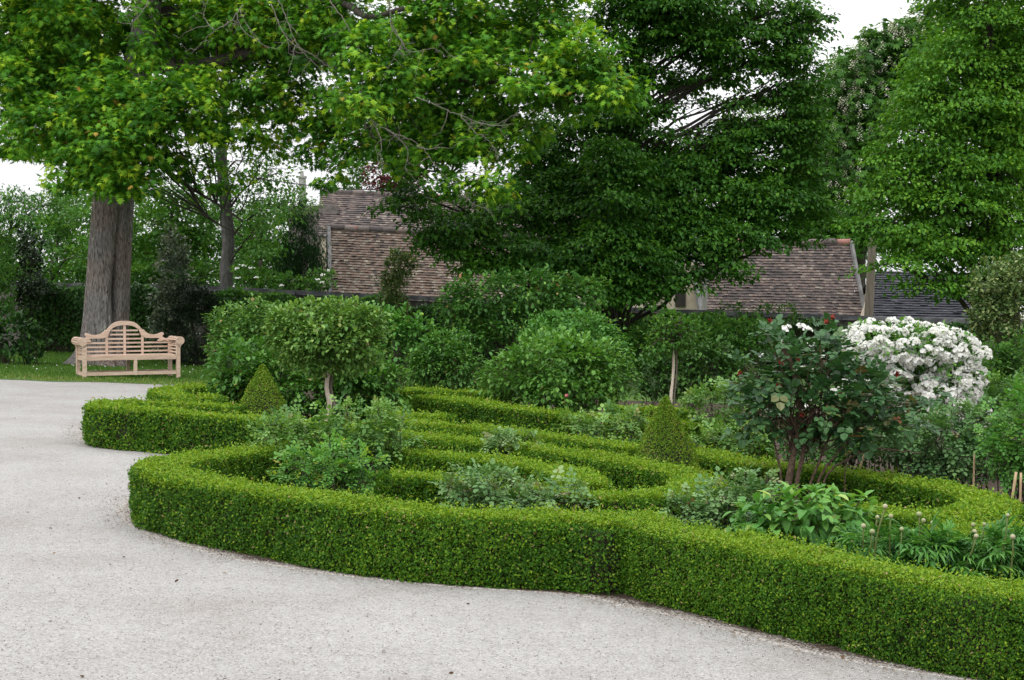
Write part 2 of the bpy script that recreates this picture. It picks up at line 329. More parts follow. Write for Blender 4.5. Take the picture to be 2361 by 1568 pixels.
# ---------------------------------------------------------------- leaf templates: (verts, faces of equal length)
def T_diamond(w=.3, fold=.08, droop=-.1):
    return (np.array([[0, 0, 0], [.45, -w, fold], [1, 0, droop], [.45, w, fold]]), np.array([[0, 1, 2], [0, 2, 3]]))
def T_oval(w=.3, fold=.07, droop=-.12):
    return (np.array([[0, 0, 0], [.28, -w, fold], [.72, -w * .85, fold * .6], [1, 0, droop], [.72, w * .85, fold * .6], [.28, w, fold]]),
            np.array([[0, 1, 2, 3], [0, 3, 4, 5]]))
def T_maple():
    h = [(0, 0, 0), (-.04, -.34, .0), (.16, -.20, .03), (.34, -.62, -.05), (.44, -.20, .03), (.78, -.42, -.04), (.64, -.11, .04), (1.08, 0, -.1)]
    v = h + [(x, -y, z) for x, y, z in h[-2:0:-1]]
    c = len(v); v.append((.36, 0, .05))
    return (np.array(v), np.array([[i, (i + 1) % c, c] for i in range(c)]))
def T_curved(w=.24, droop=.45):
    xs = [0, .25, .55, .82, 1.0]; ws = [.02, .85, 1, .6, .02]; V = []; Fc = []
    for x, q in zip(xs, ws):
        z = -droop * x * x
        V += [[x, -w * q, z + .10 * q], [x, 0, z], [x, w * q, z + .10 * q]]
    for i in range(4):
        a = i * 3
        Fc += [[a, a + 3, a + 4, a + 1], [a + 1, a + 4, a + 5, a + 2]]
    return np.array(V), np.array(Fc)
def T_multi(base, places):                    # compound leaf: (x, y, angle, scale) of each leaflet
    V0, F0 = base; V = []; Fc = []
    for i, (x, y, a, s, z) in enumerate(places):
        ca, sa = math.cos(a), math.sin(a)
        v = V0 * s; V.append(np.stack([x + ca * v[:, 0] - sa * v[:, 1], y + sa * v[:, 0] + ca * v[:, 1], v[:, 2] + z], 1))
        Fc.append(F0 + i * len(V0))
    return np.concatenate(V), np.concatenate(Fc)
T_pinnate = T_multi(T_oval(.38), [(.72, 0, 0, .36, -.06), (.52, .04, 1.05, .32, 0), (.52, -.04, -1.05, .32, 0), (.2, .04, 1.2, .28, 0), (.2, -.04, -1.2, .28, 0)])
T_palm = T_multi(T_diamond(.17, .04, -.16), [(0, 0, a, s, 0) for a, s in ((0, 1), (.55, .95), (-.55, .95), (1.15, .75), (-1.15, .75), (1.8, .5), (-1.8, .5))])
T_peony = T_multi(T_curved(.11, .35), [(.35, 0, 0, .75, 0), (.3, .02, .6, .62, 0), (.3, -.02, -.6, .62, 0), (.05, .02, 1.1, .55, 0), (.05, -.02, -1.1, .55, 0)])
T_flower = (np.array([[0, 0, 0]] + [[r * math.cos(i * math.pi / 5), r * math.sin(i * math.pi / 5), .16 + (.05 if i % 2 else 0)] for i in range(10) for r in [.5 if i % 2 == 0 else .34]]),
            np.array([[0, 1 + i, 1 + (i + 1) % 10] for i in range(10)]))
DIA, OVAL, MAPLE = T_diamond(), T_oval(), T_maple()

def unit(a):
    return a / (np.linalg.norm(a, axis=1)[:, None] + 1e-9)

def leaves(name, pos, nrm, axis, size, tmpl, mat, var, parent=None, origin=None, extra=None):
    TV, TF = tmpl
    a = unit(axis); n = nrm - (nrm * a).sum(1)[:, None] * a; n = unit(n); b = np.cross(n, a)
    size = np.broadcast_to(np.asarray(size, float), (len(pos),))
    V = pos[:, None, :] + size[:, None, None] * (TV[None, :, 0:1] * a[:, None, :] + TV[None, :, 1:2] * b[:, None, :] + TV[None, :, 2:3] * n[:, None, :])
    k = len(TV); Fc = (np.arange(len(pos)) * k)[:, None, None] + TF[None]
    Fc = Fc.reshape(-1, TF.shape[1]); va = np.repeat(var, len(TF)); mi = np.zeros(len(Fc), int)
    V = V.reshape(-1, 3); flat = Fc.ravel(); ls = np.arange(len(Fc)) * TF.shape[1]; mats = [mat]
    if extra is not None:                      # (verts, quads, material) joined into the same mesh
        EV, EF, em = extra
        n0 = len(V); V = np.concatenate([V, EV]); ls = np.concatenate([ls, len(flat) + np.arange(len(EF)) * 4])
        flat = np.concatenate([flat, (EF + n0).ravel()]); va = np.concatenate([va, np.full(len(EF), .5)]); mi = np.concatenate([mi, np.ones(len(EF), int)]); mats.append(em)
    return mesh_np(name, V, flat, ls, mats, parent, False, mi, {'var': va}, origin)

def vnoise(u, v, seed):                        # smooth value noise in 2-D, 0..1
    T = np.random.default_rng(seed).random((97, 89))
    i = np.floor(u).astype(int); j = np.floor(v).astype(int); a = u - i; b = v - j
    a = a * a * (3 - 2 * a); b = b * b * (3 - 2 * b)
    g = lambda p, q: T[p % 97, q % 89]
    return (g(i, j) * (1 - a) + g(i + 1, j) * a) * (1 - b) + (g(i, j + 1) * (1 - a) + g(i + 1, j + 1) * a) * b

def rnd(seed): return np.random.default_rng(seed)

def ball(rng, n):
    return unit(rng.normal(size=(n, 3)))

# ---------------------------------------------------------------- box hedges
def hedge(label, px, w=.46, h=.43, seed=0, plane=None, lsize=None, capA=True, capB=True, cov=3.5, flat=None, name='box_hedge', mat='box', group='low clipped box hedges of the knot garden', young=.16):
    rng = rnd(seed)
    pts = [G(x, y, h if plane is None else plane) for x, y in px]
    L = smoothline(np.array(pts)[:, :2], .05)
    seg = np.linalg.norm(np.diff(L, axis=0), axis=1); cum = np.concatenate([[0], np.cumsum(seg)]); tot = cum[-1]
    n = int(tot / .05) + 2; s = np.linspace(0, tot, n)
    C = np.stack([np.interp(s, cum, L[:, 0]), np.interp(s, cum, L[:, 1])], 1)
    Dm = np.median(C[:, 1])
    ls = (lsize * .85) if lsize else max(.0165, .00195 * Dm)
    tan = np.gradient(C, axis=0); tan /= np.linalg.norm(tan, axis=1)[:, None] + 1e-9
    nor = np.stack([tan[:, 1], -tan[:, 0]], 1)
    # cross-section parameter q in [0,1): left side, top, right side
    per = 2 * h + w
    area = tot * per; nl = int(cov * area / (.42 * ls * ls))
    wob = lambda a, k, ph: np.sin(a * k + ph)
    ph = rng.uniform(0, 6, 8)
    def surf(ss, q):
        i = np.interp(ss, s, np.arange(n)); c0 = np.stack([np.interp(ss, s, C[:, 0]), np.interp(ss, s, C[:, 1])], 1)
        nn = np.stack([np.interp(ss, s, nor[:, 0]), np.interp(ss, s, nor[:, 1])], 1); nn /= np.linalg.norm(nn, axis=1)[:, None] + 1e-9
        d = q * per
        lat = np.where(d < h, -w / 2, np.where(d > h + w, w / 2, d - h - w / 2)); z = np.where(d < h, d, np.where(d > h + w, per - d, h))
        on = np.where(d < h, -1., np.where(d > h + w, 1., 0.)); oz = np.where(on == 0, 1., 0.)
        # rounded shoulders
        r = .05
        e = np.clip((np.abs(lat) - (w / 2 - r)) / r, 0, 1) * np.clip((z - (h - r)) / r, 0, 1)
        lat = lat * (1 - .07 * e); z = z - .018 * e
        # slightly narrower at the foot, uneven clipping
        lat = lat * (1 - .10 * np.clip(1 - z / (.35 * h), 0, 1))
        und = .05 * (vnoise(ss * 2.1, d * 2.5, seed) - .5) + .04 * (vnoise(ss * 6, d * 4.5, seed + 1) - .5) + .025 * (vnoise(ss * 15, d * 12, seed + 2) - .5)
        lat = lat + on * und; z = z + oz * und * .7
        return c0, nn, lat, z, on, oz
    ss = rng.uniform(0, tot, nl); q = rng.uniform(0, 1, nl)
    # gather leaves into little sprigs
    dep = np.abs(rng.normal(0, .026, nl))
    c0, nn, lat, z, on, oz = surf(ss, q)
    pit = (vnoise(ss * 26, q * per * 13, seed + 3) + vnoise(ss * 55, q * per * 34, seed + 4) - 1) * 1.3
    dep = dep + .022 * np.clip(pit, 0, 1) * (1 - .6 * oz) - .014 * np.clip(-pit, 0, 1)
    tuft = rng.random(nl) < .04
    dep = np.where(tuft, -rng.uniform(0, .045, nl) * (.35 + .65 * oz), dep)
    lat = lat - on * dep; z = np.maximum(z - oz * dep, .0)
    x = c0[:, 0] + nn[:, 0] * lat; y = c0[:, 1] + nn[:, 1] * lat
    out = np.stack([nn[:, 0] * on, nn[:, 1] * on, oz], 1)
    pos = np.stack([x, y, z + gz(x)], 1)
    parts_pos, parts_out = [pos], [out]
    isT = [oz]
    for end, flag in ((0, capA), (1, capB)):
        if not flag: continue
        m = int(cov * w * h / (.42 * ls * ls) * 1.25)
        la = rng.uniform(-w / 2, w / 2, m); zz = rng.uniform(0, h, m)
        bul = .10 * np.sqrt(np.clip(1 - (la / (w / 2)) ** 2, 0, 1))
        t = tan[0] * -1 if end == 0 else tan[-1]; nr = nor[0] if end == 0 else nor[-1]; c = C[0] if end == 0 else C[-1]
        dd = bul - np.abs(rng.normal(0, .02, m))
        xx = c[0] + nr[0] * la + t[0] * dd; yy = c[1] + nr[1] * la + t[1] * dd
        parts_pos.append(np.stack([xx, yy, zz + gz(xx)], 1)); parts_out.append(np.tile([t[0], t[1], 0], (m, 1))); isT.append(np.zeros(m))
    pos = np.concatenate(parts_pos); out = np.concatenate(parts_out); isT = np.concatenate(isT)
    m = len(pos)
    nrm = out * 1.0 + np.array([0, 0, .30]) + rng.normal(0, .45, (m, 3))
    ax = out * .18 + np.array([0, 0, .35]) * (1 - isT)[:, None] + rng.normal(0, .65, (m, 3))
    var = np.clip(rng.beta(2.2, 2.6, m) * .84 + np.where(isT > .5, .14, .02), 0, 1)  # top leaves coloured lighter than sides, painting in extra light from above
    # soft patches of older and younger growth, new shoots and painted-in top light mostly on the clipped top
    patch = .20 * (vnoise(pos[:, 0] * 1.6 + pos[:, 1], pos[:, 1] * 1.1 + pos[:, 2] * 3, seed + 5) - .5) + .18 * (vnoise(pos[:, 0] * 9 + pos[:, 1] * 5, pos[:, 2] * 9 + pos[:, 1] * 3, seed + 6) - .5)
    var = np.clip(var + patch, .0, .86)
    yng_lit = rng.random(m) < np.where(isT > .5, young * 5.4, young * .75)
    var = np.where(yng_lit, rng.uniform(.72, .95, m), var)
    brown = vnoise(pos[:, 0] * 3 + 7, pos[:, 1] * 2.5 + pos[:, 2] * 4, seed + 7); var = np.where(rng.random(m) < .012 + .16 * np.clip(brown - .80, 0, 1) * 4 * .4, 1.0, var)
    # core
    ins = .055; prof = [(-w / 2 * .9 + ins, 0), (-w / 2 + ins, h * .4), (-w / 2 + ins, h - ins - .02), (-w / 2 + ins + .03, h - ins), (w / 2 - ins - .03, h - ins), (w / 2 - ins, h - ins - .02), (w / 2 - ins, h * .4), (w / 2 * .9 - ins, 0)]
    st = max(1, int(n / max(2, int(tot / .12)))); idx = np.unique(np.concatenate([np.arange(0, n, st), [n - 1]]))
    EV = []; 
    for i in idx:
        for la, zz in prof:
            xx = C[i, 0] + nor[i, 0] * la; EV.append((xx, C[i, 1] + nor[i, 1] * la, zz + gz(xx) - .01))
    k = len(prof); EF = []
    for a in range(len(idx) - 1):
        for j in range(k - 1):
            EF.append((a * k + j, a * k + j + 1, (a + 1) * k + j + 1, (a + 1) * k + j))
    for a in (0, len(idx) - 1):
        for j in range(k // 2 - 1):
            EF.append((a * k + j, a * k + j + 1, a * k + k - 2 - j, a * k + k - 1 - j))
    mid = C[n // 2]; org = np.array([mid[0], mid[1], gz(mid[0])])
    o = leaves(name, pos, nrm, ax, ls * rng.uniform(.7, 1.3, m), DIA, M[mat], var, None, org, (np.array(EV), np.array(EF), M['core']))
    return tag(o, label, 'hedge', group)

# ---------------------------------------------------------------- crowns
def blobs_world(blobs, D):
    out = []
    for b in blobs:
        cx, cy, rx, ry = b[:4]; dD = b[4] if len(b) > 4 else 0; rd = b[5] if len(b) > 5 else None
        d = D + dD; m = d / F
        out.append((P(cx, cy, d), np.array([rx * m, rd if rd else max(rx, ry) * m * .8, ry * m]), b[6] if len(b) > 6 else 1.0))
    return out

def crown_points(rng, BW, leaf_area, cov, lpc, clump, shell=.45, flat=.6, mode='shrub'):
    PP, OO, VV, CC = [], [], [], []
    for c, r, dens in BW:
        proj = math.pi * r[0] * r[2]
        nl = max(lpc, int(cov * dens * proj / leaf_area)); nc = max(3, int(nl / lpc))
        d = ball(rng, nc); u = shell + (1 - shell) * rng.random(nc) ** .6
        u = u * (.76 + .46 * vnoise(np.arctan2(d[:, 1], d[:, 0]) * 1.9 + 20, d[:, 2] * 2.6 + 9 + (c[0] * 3.7) % 50, int(abs(c[0]) * 97) % 1000))
        cc = c + d * r * u[:, None]
        cs = clump * rng.uniform(.6, 1.35, nc)
        cv = rng.normal(0, .2 if mode == 'hang' else .18 if mode == 'spray' else .13, nc)
        k = rng.integers(int(lpc * .6), int(lpc * 1.4) + 1, nc)
        ii = np.repeat(np.arange(nc), k); m = len(ii)
        off = ball(rng, m) * (rng.random(m) ** (1 / 2.2))[:, None]
        off = off * cs[ii][:, None] * np.array([1, 1, flat])
        outw = unit((cc - c) / r)[ii]
        if mode in ('layer', 'spray'):         # sprays droop away from the trunk
            rad = np.linalg.norm(off[:, :2], axis=1); off[:, 2] -= .25 * (off[:, :2] * outw[:, :2]).sum(1)
        PP.append(cc[ii] + off); OO.append(outw + .5 * off / (cs[ii][:, None])); VV.append(cv[ii]); CC.append(cc)
    return np.concatenate(PP), unit(np.concatenate(OO)), np.concatenate(VV), CC

def orient(rng, mode, out):
    m = len(out); up = np.array([0, 0, 1.])
    rn = rng.normal(0, 1, (m, 3))
    if mode == 'hang': return out * .6 + up * .55 + rn * .5, out * .5 - up * .55 + rn * .45
    if mode == 'layer':
        oh = out * np.array([1, 1, .2]); return up * 1.0 + out * .35 + rn * .42, oh - up * .3 + rn * .5
    if mode == 'spray':
        oh = out * np.array([1, 1, .3]); return up * .75 + out * .65 + rn * .5, oh * .9 - up * .5 + rn * .5
    if mode == 'up': return out * .9 + up * .3 + rn * .5, up * .9 + out * .3 + rn * .4
    if mode == 'droop': return out * .55 + up * .8 + rn * .35, out * .9 - up * .1 + rn * .55
    return out * .6 + up * .6 + rn * .6, out * .5 + rn * .7 + up * .15

def foliage(name, rng, BW, tmpl, size, mat, cov, lpc, clump, mode, parent, shell=.45, flat=.6, area=.42, vlo=.15, vhi=.85, accent=.02, zmin=.02, shoot=None):
    pos, out, cv, CC = crown_points(rng, BW, area * size * size, cov, lpc, clump, shell, flat, mode)
    keep = pos[:, 2] > gz(pos[:, 0]) + zmin
    pos, out, cv = pos[keep], out[keep], cv[keep]
    m = len(pos); nrm, ax = orient(rng, mode, out)
    var = np.clip(vlo + (vhi - vlo) * rng.beta(2.4, 2.4, m) + cv, 0, .9)
    var = np.where(rng.random(m) < accent, rng.uniform(.9, 1, m), var)
    sz = size * rng.uniform(.65, 1.3, m)
    if shoot and len(shoot[0]):
        k = len(shoot[0]); pos = np.concatenate([pos, shoot[0]]); nrm = np.concatenate([nrm, shoot[1]]); ax = np.concatenate([ax, shoot[2]])
        var = np.concatenate([var, np.clip(rng.normal(.72, .15, k), 0, .95)]); sz = np.concatenate([sz, size * .8 * rng.uniform(.6, 1.2, k)])
    o = leaves(name, pos, nrm, ax, sz, tmpl, M[mat], var, parent)
    return o, CC

def bez(a, b, sag=0.0, rise=0.0, n=7, rng=None, jit=0.0):
    t = np.linspace(0, 1, n)[:, None]; p = a + (b - a) * t
    p[:, 2] += (rise * np.sin(math.pi * t[:, 0]) - sag * t[:, 0] ** 2)
    if rng is not None and jit: p[1:-1] += rng.normal(0, jit, (n - 2, 3))
    return p

def limbs(buf, rng, trunk, rad, BW, CC, subs=6, r0=.10, rise=.3):
    for (c, r, dns), cc in zip(BW, CC):
        d = np.linalg.norm(trunk - (c - np.array([0, 0, .62 * np.linalg.norm(trunk[:, :2].mean(0) - c[:2])])), axis=1)
        i = int(np.argmin(d)); L = np.linalg.norm(c - trunk[i])
        rr = min(r0 * (.4 + .12 * L), rad[i] * .7)
        path = bez(trunk[i], c, 0, rise, 8, rng, .05 * L / 4)
        buf.tube(path, np.linspace(rr, rr * .35, 8), 7)
        for q in cc[rng.permutation(len(cc))[:subs]]:
            j = int(rng.integers(3, 8)); p2 = bez(path[j], q, 0, .12, 5, rng, .04)
            buf.tube(p2, np.linspace(rr * .32, rr * .07 + .002, 5), 5)

def tree(name, label, D, trunk_px, blobs, tmpl, size, mat, cov, lpc, clump, mode, seed, flat=.4, shell=.3, area=.42, bark='branch', subs=7, r0=.1, group=None, accent=.03, build_trunk=True, vlo=.15, vhi=.85, cat='tree'):
    rng = rnd(seed)
    base = basept(trunk_px[0][0], D + (trunk_px[0][3] if len(trunk_px[0]) > 3 else 0))
    root = empty(name, base, label, cat, group)
    BW = blobs_world(blobs, D)
    o, CC = foliage('crown', rng, BW, tmpl, size, mat, cov, lpc, clump, mode, root, shell, flat, area, vlo, vhi, accent)
    pts = [base - np.array([0, 0, .1])]; rad = [trunk_px[0][2] * D / F]
    for t in trunk_px:
        d = D + (t[3] if len(t) > 3 else 0); p = P(t[0], t[1], d)
        if p[2] > pts[-1][2] + .05: pts.append(p); rad.append(t[2] * d / F)
    pts = np.array(pts); sl = smoothline(pts, .25); rr = np.interp(np.linspace(0, 1, len(sl)), np.linspace(0, 1, len(rad)), rad)
    if build_trunk:
        b = Buf(); b.tube(sl, rr * (1 + .04 * np.sin(np.arange(len(sl)) * 1.3)), 14); b.build('trunk', M[bark], root, True)
    lb = Buf(); limbs(lb, rng, sl, rr, BW, CC, subs, r0); lb.build('limb', M['branch'], root, True)
    return root, sl, rr

def shrub(name, label, D, blobs, tmpl, size, mat, cov=4, lpc=14, clump=.12, mode='shrub', seed=0, shell=.5, flat=.7, area=.42, stems=7, stem_mat='twig', sr=.008, cat='shrub', group=None, accent=.02, vlo=.15, vhi=.85, basex=None, shoots=4):
    rng = rnd(seed)
    bx = basex if basex is not None else np.mean([b[0] for b in blobs])
    base = basept(bx, D)
    root = empty(name, base, label, cat, group)
    BW = blobs_world(blobs, D)
    sp = []; sn = []; sa = []; sb = Buf()          # stray young shoots
    for c, r, dd in BW:
        for _ in range(shoots):
            d = unit(rng.normal(size=(1, 3)) * np.array([1, .8, .6]) + np.array([[0, 0, .55]]))[0]; e = c + d * r * rng.uniform(1.08, 1.35)
            p = bez(c + d * r * .6, e, .03, .05, 7, rng, .01); sb.tube(p, np.linspace(.004, .0015, 7), 4)
            for q in p[2:]:
                for _k in range(2): sp.append(q); sn.append(d * .4 + np.array([0, 0, .9]) + rng.normal(0, .5, 3)); sa.append(rng.normal(0, .8, 3) + d * .7)
    o, CC = foliage('foliage', rng, BW, tmpl, size, mat, cov, lpc, clump, mode, root, shell, flat, area, vlo, vhi, accent, shoot=(np.array(sp), np.array(sn), np.array(sa)))
    b = sb if shoots else Buf()
    if stems:
        for (c, r, dd), cc in zip(BW, CC):
            for q in cc[rng.permutation(len(cc))[:stems]]:
                st = base + np.array([rng.normal(0, .06), rng.normal(0, .06), -.02])
                if abs(c[0] - base[0]) > r[0]: st = np.array([c[0] + rng.normal(0, r[0] * .3), base[1], gz(c[0]) - .02])
                p = bez(st, q, 0, .08, 6, rng, .02); b.tube(p, np.linspace(sr, sr * .35, 6), 5)
    if b.n: b.build('stem', M[stem_mat], root, True)
    return root

exec_marker = None
# ================================================================ GROUND
def grid_sheet(name, x0, x1, y0, y1, nx, ny, mat, dz, label=None):
    xs = np.linspace(x0, x1, nx); ys = np.linspace(y0, y1, ny); X, Y = np.meshgrid(xs, ys)
    Z = gz(np.clip(X, -60, 60)) + dz
    V = np.stack([X, Y, Z], -1).reshape(-1, 3)
    i = np.arange(nx * ny).reshape(ny, nx); Q = np.stack([i[:-1, :-1], i[:-1, 1:], i[1:, 1:], i[1:, :-1]], -1).reshape(-1, 4)
    o = mesh_np(name, V, Q, np.arange(len(Q)) * 4, mat)
    o['kind'] = 'structure'
    return o
def strip_sheet(name, rows, mat, dz, nx=24):  # rows: (y, x_left, x_right)
    V = []; E = []
    for y, a, b in rows:
        xs = np.concatenate([a + np.array([0, .04, .08, .12, .17, .23, .32]), np.linspace(a + .5, b, nx - 7)]); V += [(x, y, gz(x) + (dz if k_ else -.004)) for k_, x in enumerate(xs)]; E += list(np.clip((xs - a) / .23, 0, 1.7))
    n = len(rows); i = np.arange(nx * n).reshape(n, nx); Q = np.stack([i[:-1, :-1], i[:-1, 1:], i[1:, 1:], i[1:, :-1]], -1).reshape(-1, 4)
    o = mesh_np(name, V, Q, np.arange(len(Q)) * 4, mat); at = o.data.attributes.new('edge', 'FLOAT', 'POINT'); at.data.foreach_set('value', np.array(E, dtype=np.float32)); o['kind'] = 'structure'; return o

grid_sheet('gravel_ground', -400, 400, -60, 900, 41, 49, M['gravel'], 0)
rg = rnd(5)
edge = lambda x: 25.9 + .10 * math.sin(x * 1.7) + .07 * math.sin(x * 4.3 + 1) + .02 * (x + 10)
xs = np.linspace(-40, 40, 321); rows_y = [np.array([edge(x) + rg.normal(0, .03) for x in xs])] + [np.linspace(27.5, 75, 12)[i] + 0 * xs for i in range(12)]
V = np.concatenate([np.stack([xs, r, gz(xs) + .006], 1) for r in rows_y]); i_ = np.arange(len(V)).reshape(13, -1)
Q = np.stack([i_[:-1, :-1], i_[:-1, 1:], i_[1:, 1:], i_[1:, :-1]], -1).reshape(-1, 4)
o = mesh_np('lawn', V, Q, np.arange(len(Q)) * 4, M['lawn']); o['kind'] = 'structure'

# soil of the beds: left edge follows the feet of the outer hedges
EDGE = [(2700, 1640), (2360, 1580), (2100, 1542), (1900, 1500), (1700, 1446), (1600, 1420), (1500, 1400), (1440, 1384), (1390, 1376), (1330, 1370), (1240, 1364), (1100, 1356), (900, 1337), (750, 1317), (600, 1292), (500, 1269), (400, 1237), (330, 1205), (318, 1180), (345, 1130), (430, 1092), (520, 1070)]
EDGE2 = [(560, 1052), (420, 1042), (320, 1038), (250, 1028), (212, 1015), (215, 985), (300, 960), (350, 955), (358, 930), (400, 915), (480, 905)]
pe = [G(x, y)[:2] for x, y in EDGE]; pe2 = [G(x, y)[:2] for x, y in EDGE2]
allp = sorted([(p[1], p[0]) for p in pe + pe2])
ys = np.array([a for a, b in allp]); xl = np.array([b for a, b in allp])
yy = np.arange(ys[0], ys[-1], .04); xx = np.interp(yy, ys, xl)
xx = xx - .17 + .05 * (vnoise(yy * 5, yy * 0, 9) - .5)
strip_sheet('soil_bed', [(y, x, 20.0) for y, x in zip(yy, xx)] + [(26.5, -6.0, 20.)], M['soil'], .005, 40)

# ================================================================ HEDGES
hedge('long front box hedge curving round the pale gravel at the left tip of the bed', [(850, 1014), (700, 1024), (568, 1036), (470, 1046), (398, 1060), (372, 1073), (425, 1092), (535, 1113), (669, 1132), (787, 1151), (954, 1169), (1121, 1181), (1289, 1188), (1350, 1193), (1395, 1196), (1432, 1193)], .41, .42, 11)
hedge('nearest box hedge running to the lower right corner from the soil notch', [(1432, 1184), (1470, 1196), (1530, 1211), (1573, 1221), (1707, 1245), (1841, 1271), (1975, 1295), (2108, 1322), (2242, 1345), (2359, 1356), (2520, 1368), (2720, 1380)], .45, .42, 12)
hedge('inner scroll of box hedge looping behind the low bluish rose', [(900, 997), (967, 1003), (1154, 1021), (1359, 1048), (1480, 1067), (1570, 1086), (1612, 1104), (1604, 1120), (1555, 1131), (1455, 1136), (1355, 1136), (1289, 1131), (1188, 1121), (1088, 1103), (987, 1092), (900, 1089)], .41, .42, 13)
hedge('short tongue of box hedge lying inside the scroll loop', [(930, 1038), (964, 1040), (1088, 1050), (1188, 1063), (1280, 1078), (1330, 1096), (1335, 1115)], .42, .42, 14, capB=False)
hedge('box hedge passing behind the nearer topiary cone and curling round at the right', [(900, 966), (987, 976), (1154, 991), (1322, 1009), (1455, 1026), (1607, 1042), (1674, 1053), (1757, 1068), (1870, 1077), (1991, 1091), (2108, 1108), (2215, 1128), (2282, 1150), (2276, 1170), (2180, 1181), (2060, 1177), (1960, 1172)], .42, .42, 15)
hedge('box hedge strip at the right edge behind the peonies', [(2150, 1222), (2230, 1216), (2320, 1212), (2450, 1210)], .40, .40, 16)
hedge('box hedge with a square left end in front of the round rose mound', [(985, 913), (1061, 922), (1188, 939), (1322, 954), (1422, 964), (1500, 969), (1573, 972), (1760, 977)], .42, .42, 17, lsize=.037)
hedge('far thin box hedge between the leafy shrub and the rose mound', [(880, 894), (960, 897), (1040, 901), (1130, 905)], .40, .42, 18, lsize=.038)
hedge('short stub of box hedge beside the leafy end of the stock rose', [(880, 950), (935, 953), (1000, 956), (1030, 957)], .40, .42, 19, lsize=.034)
hedge('small length of box hedge left of the second standard rose trunk', [(1420, 938), (1470, 940), (1540, 942), (1580, 943)], .40, .42, 20, lsize=.04)
hedge('box hedge with a rounded tip on the gravel below the bench', [(540, 936), (440, 930), (340, 926), (262, 926), (245, 934), (300, 940), (368, 944), (502, 956), (635, 967), (719, 975), (860, 990)], .44, .43, 21)
hedge('farthest left box hedge tip at the edge of the gravel near the bench', [(560, 886), (485, 888), (420, 892), (385, 898), (390, 907), (430, 914), (500, 917)], .44, .43, 22, lsize=.042)

# ================================================================ TOPIARY CONES
def cone(label, cx, ytop, D, wpx, ypx, seed):
    rng = rnd(seed); m = D / F
    b = basept(cx, D); top = P(cx, ytop, D); hgt = top[2] - b[2]; zw = P(cx, ypx, D)[2] - b[2]
    prof = lambda t: (1 - t ** 1.6) * .96 + .025         # radius factor from foot (0) to tip (1)
    r0 = wpx * m / 2 / prof(zw / hgt)
    root = empty('topiary_cone', b, label, 'topiary', 'clipped box cones')
    ls = .0155 if D < 14 else .021
    n = int(4 * math.pi * r0 * hgt * .65 / (.42 * ls * ls))
    t = 1 - np.sqrt(rng.random(n) * .999) if False else rng.random(n) ** 1.35
    an = rng.uniform(0, 2 * math.pi, n); rr = r0 * prof(t) - np.abs(rng.normal(0, .012, n)) + .007 * np.sin(an * 5 + t * 14) + .005 * np.sin(an * 11 - t * 23)
    out = np.stack([np.cos(an), np.sin(an), np.full(n, .45)], 1)
    pos = b + np.stack([rr * np.cos(an), rr * np.sin(an), t * hgt], 1)
    var = np.clip(rng.beta(2, 2.3, n) + .10 * np.sin(an * 3 + t * 6), 0, .95); var = np.where(rng.random(n) < .02, 1, var)
    leaves('foliage', pos, out + rng.normal(0, .5, (n, 3)), out * .2 + np.array([0, 0, .4]) + rng.normal(0, .65, (n, 3)), ls * rng.uniform(.7, 1.25, n), DIA, M['cone'], var, root)
    c = Buf(); zs = np.linspace(0, .97, 12); c.tube(np.stack([b[0] + 0 * zs, b[1] + 0 * zs, b[2] + zs * hgt], 1), np.maximum(.005, r0 * prof(zs) - .035), 18); c.build('twig_core', M['core'], root, True)
    return root
cone('smaller clipped box cone in the shade of the standard rose', 604, 842, 16.6, 122, 955, 31)
cone('larger olive green clipped box cone above the middle hedges', 1535, 916, 12.6, 160, 1078, 32)

